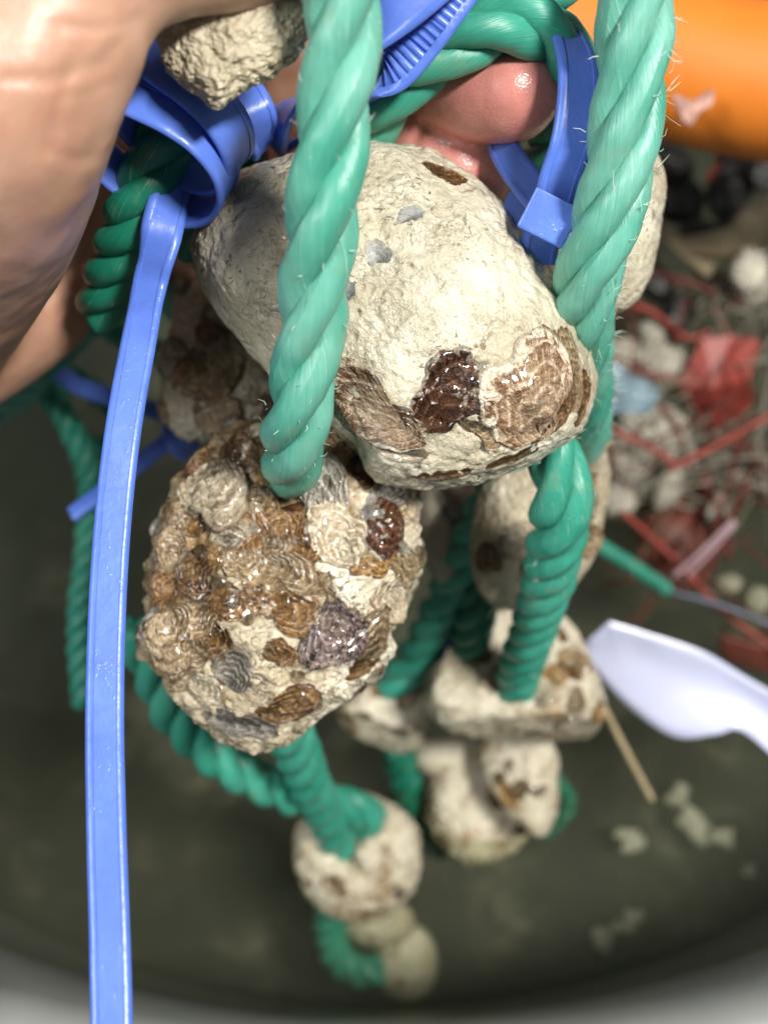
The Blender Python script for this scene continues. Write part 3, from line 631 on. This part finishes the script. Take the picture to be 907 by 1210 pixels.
# ------------------------------------------------------------------ blue cable ties
def ribbon(pts, nrm, w, th, teeth=False, closed=False, step=0.00045, ctrl_world=False, taper=None):
    A = np.array([np.r_[p if ctrl_world else P(*p), n if ctrl_world else camvec(n)] for p, n in zip(pts, nrm)])
    q = catmull(A, 50 * len(A), closed)
    if closed: q = np.vstack((q, q[:1]))
    q, s = resample(q, step); path = q[:, :3]; N = len(path)
    t = unit(np.gradient(path, axis=0))
    if closed: t[0] = t[-1] = unit(path[1] - path[-2])
    n = q[:, 3:]; n = unit(n - t * (n * t).sum(1)[:, None]); b = np.cross(t, n)
    h, c, e = w / 2, th * 0.35, th / 2
    sec = [(-h, -e + c), (-h + c, -e), (-h * .62, -e), (h * .62, -e), (h - c, -e), (h, -e + c), (h, e - c), (h - c, e), (h * .62, e), (h * .60, e), (-h * .60, e), (-h * .62, e), (-h + c, e), (-h, e - c)]
    tooth = [0] * 9 + [1, 1] + [0] * 3
    K = len(sec); V = np.zeros((N, K, 3)); tt = ((s / 0.0013) % 1.0)
    tf = np.where(tt < 0.5, -0.28 * th, 0.05 * th) if teeth else np.full(N, -0.16 * th)
    fw = np.ones(N) if taper is None else np.interp(s / s[-1], *taper)
    for k, (x, y) in enumerate(sec):
        V[:, k] = path + b * (x * fw)[:, None] + n * (y + tooth[k] * tf)[:, None]
    V = V.reshape(-1, 3)
    i, j = np.meshgrid(np.arange(N - 1), np.arange(K), indexing='ij'); j2 = (j + 1) % K
    F = [tuple(f) for f in np.stack(((i * K + j).ravel(), ((i + 1) * K + j).ravel(), ((i + 1) * K + j2).ravel(), (i * K + j2).ravel()), 1).tolist()]
    if not closed: F += [tuple(range(K)), tuple(range((N - 1) * K + K - 1, (N - 1) * K - 1, -1))]
    return V, F
def plainmesh(name, V, F, mat, parent=None, loc=(0, 0, 0), smooth=True):
    m = bpy.data.meshes.new(name); m.from_pydata([tuple(np.asarray(v) - np.asarray(loc)) for v in V], [], F)
    m.polygons.foreach_set('use_smooth', np.full(len(F), smooth))
    bm = bmesh.new(); bm.from_mesh(m); bmesh.ops.recalc_face_normals(bm, faces=bm.faces)
    for ed in bm.edges:
        if len(ed.link_faces) == 2 and ed.calc_face_angle(0) > 0.9: ed.smooth = False
    bm.to_mesh(m); bm.free()
    return link(name, m, mat, parent, loc if parent is None else (0, 0, 0))
def tie(label, loc): return tag(link('cable_tie', None, None, None, loc), label, 'cable tie')
def strap(root, pts, nrm, w=0.0063, th=0.0014, teeth=False, name='strap', **kw):
    V, F = ribbon(pts, nrm, w, th, teeth, **kw); return plainmesh(name, V - np.array(root.location), F, BLUE, root)
def box_head(root, x, y, d, size, ang, nrm, name='head'):
    n = unit(camvec(nrm)); a = math.radians(ang); u = math.cos(a) * RIGHT + math.sin(a) * UP; u = unit(u - n * (u @ n)); v = np.cross(n, u)
    bm = bmesh.new(); bmesh.ops.create_cube(bm, size=1)
    for q in bm.verts:
        p = P(x, y, d) + u * q.co.x * size[0] + v * q.co.y * size[1] + n * q.co.z * size[2] - np.array(root.location); q.co = p
    f = [f for f in bm.faces]; bm.normal_update()
    top = max(f, key=lambda g: g.normal.dot(Vector(v)))
    r = bmesh.ops.inset_region(bm, faces=[top], thickness=size[2] * .18); bmesh.ops.translate(bm, verts=top.verts, vec=Vector(-v * size[1] * .3))
    bmesh.ops.bevel(bm, geom=[e for e in bm.edges], offset=size[2] * .09, segments=2, affect='EDGES', profile=.6)
    m = bpy.data.meshes.new(name); bm.to_mesh(m); bm.free(); return link(name, m, BLUE, root)

tl = tie('blue cable tie with a long straight tail hanging down the left side', P(128, 1240, .168))
strap(tl, [(215, 190, .212), (204, 225, .207), (193, 265, .204), (186, 300, .2045), (176, 340, .2055), (163, 410, .202), (147, 500, .198), (135, 600, .195), (127, 720, .191), (124, 850, .186), (126, 980, .180), (130, 1110, .174), (133, 1250, .168)],
      [(.75, .1, .65), (.7, .1, .7), (.3, .1, .95), (-.1, .25, .95), (-.1, .1, 1), (.12, 0, 1), (.18, 0, 1), (.18, 0, 1), (.18, 0, 1), (.18, 0, 1), (.15, 0, 1), (.15, 0, 1), (.15, 0, 1)], 0.0064, 0.0017, taper=([0, .12, .2, 1], [1.25, 1.2, 1, 1]))
def ring(root, x, y, d, axis, r, w, th=0.0016, sq=1.0, name='band'):
    c = P(x, y, d); a = unit(camvec(axis)); u = unit(np.cross(a, camvec((0, 0, 1)))); v = np.cross(a, u)
    pts = [c + r * (1 + .10 * math.cos(2 * t + .6) + .05 * math.cos(3 * t + 1)) * (math.cos(t) * u + sq * math.sin(t) * v) for t in np.linspace(0, 2 * math.pi, 16, endpoint=False)]
    nr = [math.cos(t) * u + math.sin(t) * v for t in np.linspace(0, 2 * math.pi, 16, endpoint=False)]
    V, F = ribbon(pts, nr, w, th, False, True, ctrl_world=True)
    return plainmesh(name, V - np.array(root.location), F, BLUE, root)
ring(tl, 204, 136, .1975, (-0.52, -0.78, 0.35), 0.0136, 0.0092, 0.0013)
ring(tl, 180, 180, .1985, (-0.36, -0.84, 0.40), 0.0141, 0.0086, 0.0013)
strap(tl, [(262, 80, .215), (290, 110, .213), (306, 140, .214), (312, 175, .222)], [(.2, .1, 1), (.1, .1, 1), (.1, .2, 1), (.1, .3, 1)], 0.0075, 0.0015, name='loop_end')

t2 = tie('blue cable tie looped behind the front rope, ribbed on its inner side', P(330, 165, .232))
strap(t2, [(550, -60, .180), (495, -8, .183), (440, 38, .188), (385, 90, .200), (345, 135, .214), (324, 160, .225), (327, 175, .233), (350, 172, .232), (400, 142, .214), (455, 92, .195), (500, 38, .190), (545, -25, .188)],
      [(-.3, -.3, -.9), (-.3, -.3, -.9), (-.3, -.3, -.9), (-.3, -.3, -.9), (-.1, -.2, -.95), (.6, .4, -.6), (.75, .6, .2), (.35, .4, .85), (.3, .35, .9), (.3, .3, .9), (.3, .3, .9), (.3, .3, .9)], 0.0086, 0.0015, True)

t3 = tie('blue cable tie with its square head, looped beside the fingertip on the right', P(645, 260, .2))
strap(t3, [(640, 60, .214), (652, 34, .205), (670, 42, .198), (682, 75, .194), (683, 120, .1935), (675, 170, .195), (662, 210, .198), (652, 245, .202), (640, 280, .206), (634, 312, .21)],
      [(-.3, .7, .4), (0, .8, .6), (.35, .5, .8), (.25, .1, .95), (.15, 0, 1), (.15, -.1, 1), (.15, -.1, 1), (.25, 0, 1), (.2, 0, 1), (.2, 0, 1)], 0.0078, 0.0016)
strap(t3, [(590, 150, .216), (594, 172, .212), (606, 195, .209), (624, 218, .207), (640, 240, .206)], [(-.5, -.2, .8), (-.45, -.2, .85), (-.4, -.2, .9), (-.2, -.1, 1), (0, 0, 1)], 0.0062, 0.0016, name='strap_end')
box_head(t3, 648, 258, .2005, (0.0092, 0.0078, 0.0052), -27, (-0.1, -0.2, 1))
box_head(t3, 610, 252, .212, (0.0052, 0.0062, 0.0046), -27, (-0.3, 0.05, 1), name='pawl')

t4 = tie('blurred blue cable tie lying behind the long tail on the left', P(140, 520, .31))
strap(t4, [(70, 440, .31), (95, 457, .308), (140, 472, .306), (195, 490, .306), (240, 520, .31)], [(0, .3, 1)] * 5, 0.0050, 0.0014)
strap(t4, [(85, 608, .30), (120, 582, .30), (160, 552, .302), (205, 515, .305), (228, 495, .31)], [(.5, .6, .3)] * 5, 0.0050, 0.0022, name='strap_end')
strap(t4, [(205, 500, .305), (215, 525, .303), (232, 535, .31)], [(0, .2, 1)] * 3, 0.0075, 0.0014, name='loop_end')
t5 = tie('sliver of blue cable tie in the gap above the wedge stone', P(545, 750, .335))
strap(t5, [(560, 725, .335), (540, 755, .335), (515, 780, .335)], [(0, .2, 1)] * 3, 0.0060, 0.0014)

# ------------------------------------------------------------------ the hand
def hand():
    ch = []
    def chain(pts, n=14):
        q = catmull(np.array(pts, float), n * len(pts))
        ch.extend(q.tolist())
    # palm heel, palm and ball of the thumb (pixel x, y, distance, radius in pixels at that distance)
    chain([(-330, 430, .255, 190), (-180, 330, .245, 190), (-60, 230, .235, 160), (60, 130, .24, 120)])
    chain([(-200, 430, .255, 140), (-60, 390, .25, 105), (28, 352, .25, 84)])
    chain([(-180, 330, .225, 200), (-90, 210, .185, 190), (-25, 125, .163, 158), (55, 30, .158, 118)])
    chain([(40, 45, .158, 118), (110, -40, .160, 100), (190, -70, .164, 88), (260, -70, .168, 80), (320, -68, .173, 70), (345, -62, .176, 58)])     # thumb
    chain([(60, 100, .24, 105), (200, 60, .262, 88), (330, 30, .262, 76), (430, 60, .24, 64), (510, 92, .222, 60), (570, 106, .212, 60), (604, 110, .208, 58)])   # index
    chain([(20, 180, .245, 105), (180, 130, .275, 85), (330, 90, .28, 72), (420, 112, .250, 62), (480, 148, .232, 58), (530, 192, .226, 56), (556, 222, .228, 52)])  # middle
    chain([(-10, 250, .25, 95), (140, 220, .285, 76), (270, 200, .295, 66), (380, 225, .285, 58), (450, 265, .275, 54), (490, 300, .272, 48)])   # ring
    chain([(-40, 320, .255, 85), (90, 290, .29, 62), (190, 280, .30, 54), (270, 300, .295, 47), (320, 330, .29, 42)])   # little
    V0, F0 = ico(3); VV = []; FF = []; o = 0
    for x, y, d, r in ch:
        c = P(x, y, d); VV.append(V0 * r * kpx(d) + c); FF.append(F0 + o); o += len(V0)
    base = P(-60, 330, .24)
    ob = link('hand', mesh_np('hand_raw', np.vstack(VV) - base, np.vstack(FF)), None, None, base)
    md = ob.modifiers.new('r', 'REMESH'); md.mode = 'VOXEL'; md.voxel_size = 0.0009
    ms = ob.modifiers.new('s', 'SMOOTH'); ms.factor = 0.5; ms.iterations = 14
    dg = bpy.context.evaluated_depsgraph_get(); me = bpy.data.meshes.new_from_object(ob.evaluated_get(dg))
    ob.modifiers.clear(); old = ob.data; ob.data = me; me.name = 'hand'; bpy.data.meshes.remove(old)
    n = len(me.vertices); co = np.zeros(n * 3, np.float32); me.vertices.foreach_get('co', co); co = co.reshape(-1, 3).astype(float)
    no = np.zeros(n * 3, np.float32); me.vertices.foreach_get('normal', no); no = no.reshape(-1, 3).astype(float)
    w = co + base; rel = w - CAM; dep = rel @ FWD
    px = np.stack((453.5 + (rel @ RIGHT) / kpx(1) / dep, 605 - (rel @ UP) / kpx(1) / dep), 1)
    facing = np.clip((no * unit(-rel)).sum(1) * 3 + .4, 0, 1)
    dz = 0.0005 * fbm(w * 90, 3, 3)
    near = facing * (dep < 0.2)
    for line, wd, dp in [([(152, 40), (120, 75), (60, 95), (10, 92)], 10, .0004), ([(135, 95), (100, 112), (70, 116)], 5, .0002), ([(128, 180), (95, 190), (60, 180)], 8, .0002),
                         ([(165, 22), (120, 34), (70, 30)], 6, .0003), ([(90, 70), (75, 110), (60, 170)], 9, .0003)]:
        dz -= near * dp * np.exp(-(seg_dist(px, line) / wd) ** 2)
    far = facing * (dep >= 0.2)
    for line, wd, dp in [([(505, 60), (495, 110), (480, 150)], 5, .0007), ([(500, 150), (480, 185)], 5, .0006)]:
        dz -= far * dp * np.exp(-(seg_dist(px, line) / wd) ** 2)
    co += no * dz[:, None]; me.vertices.foreach_set('co', co.astype(np.float32).ravel())
    pk = np.clip((px[:, 0] - 380) / 120, 0, 1) * (dep > .19)
    at = me.attributes.new('pink', 'FLOAT', 'POINT'); at.data.foreach_set('value', pk.astype(np.float32))
    me.polygons.foreach_set('use_smooth', np.full(len(me.polygons), True)); me.update()
    me.materials.clear(); me.materials.append(SKIN)
    tag(ob, 'bare hand gripping the bundle, thumb in front and two fingertips behind the ropes', 'hand')
    # nails on the far side of the fingertips, and on the thumb
    NM = plain('nail', (0.55, 0.34, 0.28), 0.25, 0.1, 80, 0.1)
    for x, y, d, r, nv, dv in [(575, 100, .213, 57, (.1, .55, -.8), (.95, -.1, 0)), (535, 195, .227, 56, (.4, .35, -.85), (.7, -.7, 0)), (330, -66, .174, 64, (.05, .75, .65), (1, 0, 0))]:
        c = P(x, y, d); k = kpx(d); nn = unit(camvec(nv)); u = camvec(dv); u = unit(u - nn * (u @ nn)); v = np.cross(nn, u)
        V = []; F = []
        for i in range(9):
            for j in range(9):
                a = (i / 8 - .5) * 2; b = (j / 8 - .5) * 2; a2 = a * math.sqrt(1 - b * b / 2.6); b2 = b * math.sqrt(1 - a * a / 2.6)
                V.append(c + u * a2 * r * k * .75 + v * b2 * r * k * .62 + nn * r * k * (1.03 - 0.22 * b2 * b2 - 0.10 * a2 * a2) - base)
        F = [(i * 9 + j, i * 9 + j + 1, i * 9 + j + 10, i * 9 + j + 9) for i in range(8) for j in range(8)]
        q = plainmesh('fingernail', V, F, NM, ob); sm = q.modifiers.new('s', 'SOLIDIFY'); sm.thickness = 0.0006
hand()

# ------------------------------------------------------------------ things around the right side of the tub
def simple_tube(name, label, cat, pts, r, mat, sides=12, group=None, world=False):
    w = np.array([p if world else P(*p) for p in pts], float); q = catmull(w, 24 * len(w)); q, _ = resample(q, max(np.min(r) * .5, .0008))
    rr = np.interp(np.linspace(0, 1, len(q)), np.linspace(0, 1, np.size(r)), np.atleast_1d(r)) if np.size(r) > 1 else r
    V, F, uv = tube(q, rr, sides); return tag(link(name, mesh_mixed(name, V - q[0], F, uv), mat, None, q[0]), label, cat, group)
simple_tube('pipe', 'thick bright orange plastic pipe across the top right corner', 'pipe', [(500, -60, .36), (620, 12, .36), (720, 46, .355), (820, 80, .35), (920, 100, .345), (1010, 112, .34), (1100, 115, .34)], 0.0235, ORANGE, 40)

def sheet(name, label, cat, grid, th, mat, nu=40, nv=10, group=None, rough=0.0, flat=False):
    g = np.array([[P(*p) for p in row] for row in grid])
    a = np.array([catmull(r, nu) for r in g]); b = np.array([catmull(a[:, i], nv) for i in range(nu)])   # nu x nv
    if flat: b = np.transpose(g, (1, 0, 2)); nu, nv = b.shape[:2]
    V = b.reshape(-1, 3); V = V + np.array((0, 0, 1.0)) * (rough * fbm(V * 120, 3, 7))[:, None]
    F = [(i * nv + j, i * nv + j + 1, (i + 1) * nv + j + 1, (i + 1) * nv + j) for i in range(nu - 1) for j in range(nv - 1)]
    o = plainmesh(name, V, F, mat, None, V[0], not flat); s = o.modifiers.new('s', 'SOLIDIFY'); s.thickness = th; s.offset = 0
    return tag(o, label, cat, group)
sheet('plastic_strip', 'glossy white plastic strip curling over the water on the right', 'plastic strip',
    [[(696, 757, .352), (718, 736, .350), (722, 735, .350), (765, 748, .350), (830, 770, .350), (880, 800, .350), (950, 840, .348)],
     [(690, 760, .354), (708, 762, .355), (735, 775, .355), (780, 795, .3565), (830, 815, .3565), (880, 830, .355), (950, 880, .355)],
     [(682, 760, .356), (690, 775, .358), (735, 828, .358), (795, 870, .357), (845, 868, .353), (880, 866, .352), (950, 930, .354)]], 0.0009, WHITEPL)
simple_tube('straw', 'short dry straw stalk sticking out of the water below the white strip', 'straw', [(712, 835, .355), (738, 885, .362), (770, 945, .372)], 0.0011, STRAW)

rgt = random.Random(4)
def red_tube(label, pts, r=0.0014, mat=RED):
    r = np.asarray(r) * .62
    pts = [pts[0]] + [tuple(np.add(p, (rgt.uniform(-5, 5), rgt.uniform(-5, 5), 0))) for p in pts[1:-1]] + [pts[-1]]
    return simple_tube('red_stick', label, 'stick', pts, r, mat, group='thin red plastic sticks at the right')
red_tube('red stick slanting down to the top of the red sheet', [(812, 300, .44), (840, 355, .442), (868, 415, .445)], 0.0016)
red_tube('red stick running right from the pale stone to the red sheet', [(722, 350, .42), (775, 375, .425), (815, 400, .43), (838, 392, .43)], 0.0016)
red_tube('red stick lying left of the red sheet at its lower corner', [(690, 428, .42), (750, 438, .425), (810, 448, .43)], 0.0013)
red_tube('bright red stick pointing from the right edge at the pale tangle', [(790, 555, .405), (850, 525, .41), (920, 485, .415)], 0.0020)
red_tube('red stick under the tip of the bright red stick', [(700, 500, .41), (750, 522, .412), (800, 548, .414)], 0.0016)
red_tube('long dull red stick crossing the water down to the right edge', [(735, 605, .425), (800, 665, .418), (860, 720, .412), (925, 775, .408)], 0.0018)
red_tube('short red stub hanging below the orange pipe', [(850, 170, .37), (845, 190, .372), (836, 212, .374)], [0.0014, 0.0019, 0.0028])
red_tube('dark red stick behind the pink filament', [(830, 560, .43), (850, 620, .43), (862, 660, .43)], 0.0026, DARKRED)
sheet('red_sheet', 'bright red folded piece of plastic among the pale tangle', 'plastic sheet', [[(830, 400, .425), (862, 396, .425), (897, 402, .427)], [(798, 456, .428), (842, 458, .424), (884, 448, .430)], [(818, 492, .445), (846, 514, .450), (888, 482, .452)]], 0.0012, RED, flat=True)
sheet('red_sheet', 'dark red scrap of plastic lying lower in the water', 'plastic sheet', [[(760, 590, .445), (810, 565, .445), (850, 600, .445)], [(758, 640, .44), (805, 640, .435), (845, 645, .44)], [(775, 690, .44), (805, 700, .44), (835, 690, .44)]], 0.0012, DARKRED, 14, 14, rough=.003)
sheet('red_sheet', 'red leftover scrap at the right edge below the dull red stick', 'plastic sheet', [[(850, 750, .41), (890, 760, .41), (930, 770, .41)], [(850, 775, .415), (890, 790, .415), (930, 800, .415)]], 0.0012, DARKRED, 10, 8)
sheet('film_scrap', 'bluish clear film scrap with highlights beside the big stone', 'film', [[(695, 430, .40), (735, 435, .402), (775, 455, .405)], [(695, 455, .398), (735, 458, .398), (778, 470, .402)], [(695, 490, .40), (735, 490, .402), (765, 490, .405)]], 0.0008, CLEARF, 24, 20, rough=.004)
simple_tube('pink_filament', 'left hand one of the two pinkish filaments crossing the dull red stick', 'filament', [(796, 680, .405), (825, 655, .402), (866, 615, .40)], 0.0010, PINKF)
simple_tube('pink_filament', 'right hand one of the two pinkish filaments', 'filament', [(812, 680, .405), (845, 645, .402), (868, 618, .40)], 0.0008, PINKF)
simple_tube('cord', 'thin blue grey line floating by the right edge', 'cord', [(795, 700, .408), (850, 715, .405), (930, 745, .402)], 0.0008, plain('blue_grey_line', (.12, .14, .2)))
sheet('beige_strap', 'curved beige strap below the dark shells on the right', 'strap', [[(775, 255, .42), (800, 278, .425), (830, 300, .43), (870, 335, .435)], [(770, 268, .425), (795, 295, .428), (825, 320, .432), (862, 352, .437)]], 0.0015, BEIGE, 24, 6)
simple_tube('root', 'bent beige root like piece at the right edge', 'root', [(800, 290, .43), (840, 290, .428), (875, 285, .425), (895, 262, .42), (925, 245, .418)], [0.003, 0.005, 0.007, 0.008, 0.009], BEIGE)
def blob(name, label, cat, poly, d, mat, seed, group=None, thick=.7, s=5, **kw):
    o = stone(label, poly, d, thick, mat, s=s, n=2.2, amp=.12, fine=.03, seed=seed, name=name, group=group, **kw); o['category'] = cat; return o
def ell(x, y, a, b, r=0): return [(x + a * math.cos(t) * math.cos(r) - b * math.sin(t) * math.sin(r), y + a * math.cos(t) * math.sin(r) + b * math.sin(t) * math.cos(r)) for t in np.linspace(0, 2 * math.pi, 12, endpoint=False)]
blob('white_lump', 'white knobbly lump against the beige root at the right edge', 'lump', ell(886, 318, 20, 24), .415, WHITEL, 61, lumps=.4)
blob('white_lump', 'white wet lump left of the bright red sheet', 'lump', ell(778, 425, 28, 22), .43, TUFT, 62, lumps=.4)
PT = [(735, 420, 26, 20, 'pale tuft touching the right side of the big stone'), (770, 500, 44, 26, 'pale tuft in the middle of the tangle'), (745, 545, 30, 26, 'pale tuft beside the stained cream stone'), (800, 535, 26, 22, 'pale tuft at the tip of the bright red stick'), (790, 575, 30, 14, 'pale tuft above the dark red scrap')]
PT += [(880, 560, 16, 10, 'pale tuft at the right edge under the bright red stick'), (860, 690, 16, 10, 'small pale tuft by the thin blue grey line'), (895, 710, 14, 16, 'pale tuft where the blue grey line meets the right edge'), (770, 395, 18, 12, 'pale tuft just above the white wet lump'), (730, 480, 22, 14, 'pale tuft beside the bluish film'), (845, 600, 18, 12, 'pale tuft above the pinkish filaments'), (895, 345, 18, 12, 'pale tuft under the knobbly white lump'), (730, 590, 18, 22, 'pale tuft low beside the stained cream stone')]
for q, (x, y, a, b, lb) in enumerate(PT): blob('pale_tuft', lb, 'tuft', ell(x, y, a, b, q * .5), .432, TUFT, 70 + q, 'pale tufts in the tangle', lumps=.45)
DK = [(745, 205, 40, 26, 'dark wet lump just right of the light-fringed rope'), (800, 232, 36, 30, 'dark wet lump under the orange pipe'), (862, 222, 40, 28, 'dark wet lump right of the red stub'), (868, 272, 26, 24, 'shiny black lump with a white glint'), (792, 190, 30, 20, 'dark wet lump tucked against the orange pipe'), (905, 200, 30, 30, 'dark wet lump at the right edge'), (758, 262, 30, 24, 'dark wet lump above the beige strap'), (825, 275, 24, 16, 'small dark lump above the beige root'), (770, 330, 34, 20, 'dark lump below the beige strap'), (800, 370, 30, 18, 'dark lump between the two upper red sticks')]
for q, (x, y, a, b, lb) in enumerate(DK): blob('dark_lump', lb, 'lump', ell(x, y, a, b, q * .9), .46 - .002 * q, BLACKP, 90 + q, 'dark wet lumps at the right', .6, 6)
# fine pale strands tangled over each other: nobody could count them
rg = np.random.RandomState(12); VV = []; FF = []; o = 0
for _ in range(170):
    x = rg.uniform(705, 930); y = rg.uniform(330, 600) if x > 830 else rg.uniform(400, 590); a = rg.uniform(-.4, 1.9)
    if 790 < x < 900 and 375 < y < 525: continue
    L = rg.uniform(60, 190); d = rg.uniform(.425, .45)
    pts = catmull([P(x - math.cos(a) * L / 2, y + math.sin(a) * L / 2, d), P(x + rg.randn() * 16, y + rg.randn() * 16, d - .006), P(x + math.cos(a) * L / 2, y - math.sin(a) * L / 2, d)], 10)
    V, F, _u = tube(pts, rg.uniform(.0002, .0007), 6, cap=False); VV.append(V); FF.append(F + o); o += len(V)
tag(link('pale_strands', mesh_np('pale_strands', np.vstack(VV), np.vstack(FF)), PALEF), 'tangle of pale fine strands around the red sheet', 'strands', kind='stuff')
VV = []; FF = []; o = 0
for _ in range(46):
    x = rg.uniform(700, 925); y = rg.uniform(330, 760); a = rg.uniform(-1.2, 1.6); L = rg.uniform(40, 150); d = rg.uniform(.41, .44)
    pts = catmull([P(x - math.cos(a) * L / 2, y + math.sin(a) * L / 2, d), P(x + rg.randn() * 9, y + rg.randn() * 9, d - .004), P(x + math.cos(a) * L / 2, y - math.sin(a) * L / 2, d)], 10)
    V, F, _u = tube(pts, rg.uniform(.0003, .0008), 6, cap=False); VV.append(V); FF.append(F + o); o += len(V)
tag(link('red_strands', mesh_np('red_strands', np.vstack(VV), np.vstack(FF)), DARKRED), 'fine dull red strands mixed into the pale tangle', 'strands', kind='stuff')
blob('pale_scrap', 'small pinkish white scrap stuck to the orange pipe beside the rope', 'scrap', [(795, 110), (818, 118), (840, 105), (842, 122), (825, 135), (815, 150), (803, 140), (798, 125)], .322, plain('pink_white_scrap', (.50, .28, .22), .6, .5, 300, .8, .001), 110, None, .4)

# green cords far behind on the left
for q, (lb, pts) in enumerate([
    ('blurred green cord running from the lower left of the hand up to the blue tail', [(-20, 500, .33), (40, 455, .33), (90, 400, .33), (140, 365, .33), (210, 345, .33)]),
    ('blurred green cord hanging down behind the long blue tail', [(40, 440, .335), (80, 500, .335), (105, 560, .335), (104, 640, .337), (95, 740, .34), (100, 830, .345)]),
    ('blurred green cord crossing behind the blue tail near its top', [(70, 480, .34), (60, 420, .34), (100, 370, .335), (150, 400, .335), (200, 420, .335)]),
    ('blurred green knot of cord behind the top of the blue tail', [(120, 350, .30), (150, 340, .295), (190, 345, .295), (215, 370, .30)]),
    ('blurred green cord ending behind the blurred blue tie', [(60, 430, .345), (110, 460, .345), (150, 500, .345), (120, 530, .345), (90, 520, .345)])]):
    rope(lb, pts, 0.0042, GREEN_PALE if q in (0, 3) else GREEN, 2.2, group='blurred green cords at the left', sides=8, name='cord')
# pale shells lying on the floor of the tub
for q, (x, y, r) in enumerate([(745, 990, 15), (820, 975, 16), (800, 940, 15), (850, 990, 14), (715, 1110, 12), (745, 1085, 13), (725, 1098, 10), (885, 1030, 10)]):
    p = PW(x, y, -0.080 - .002 * q); d = float((p - CAM) @ FWD)
    blob('sunken_shell', ['pale shell under water below the straw stalk', 'pale shell under water, middle of the trio below the white strip', 'pale shell under water nearest the white strip', 'pale shell under water, right one of the trio below the white strip', 'lowest pale shell under water near the tub wall', 'pale shell under water, rightmost of the low cluster', 'pale shell under water, middle of the low cluster', 'pale shell under water close to the right edge'][q],
         'shell', [(x + (px - x) * f, y + (py - y) * f) for (px, py), f in zip(ell(x, y, r * 1.4, r, q), [rgt.uniform(.45, 1.25) for _ in range(12)])], d, WHITEL, 130 + q, 'pale shells sunk in the tub', .45, 5, lumps=.25)
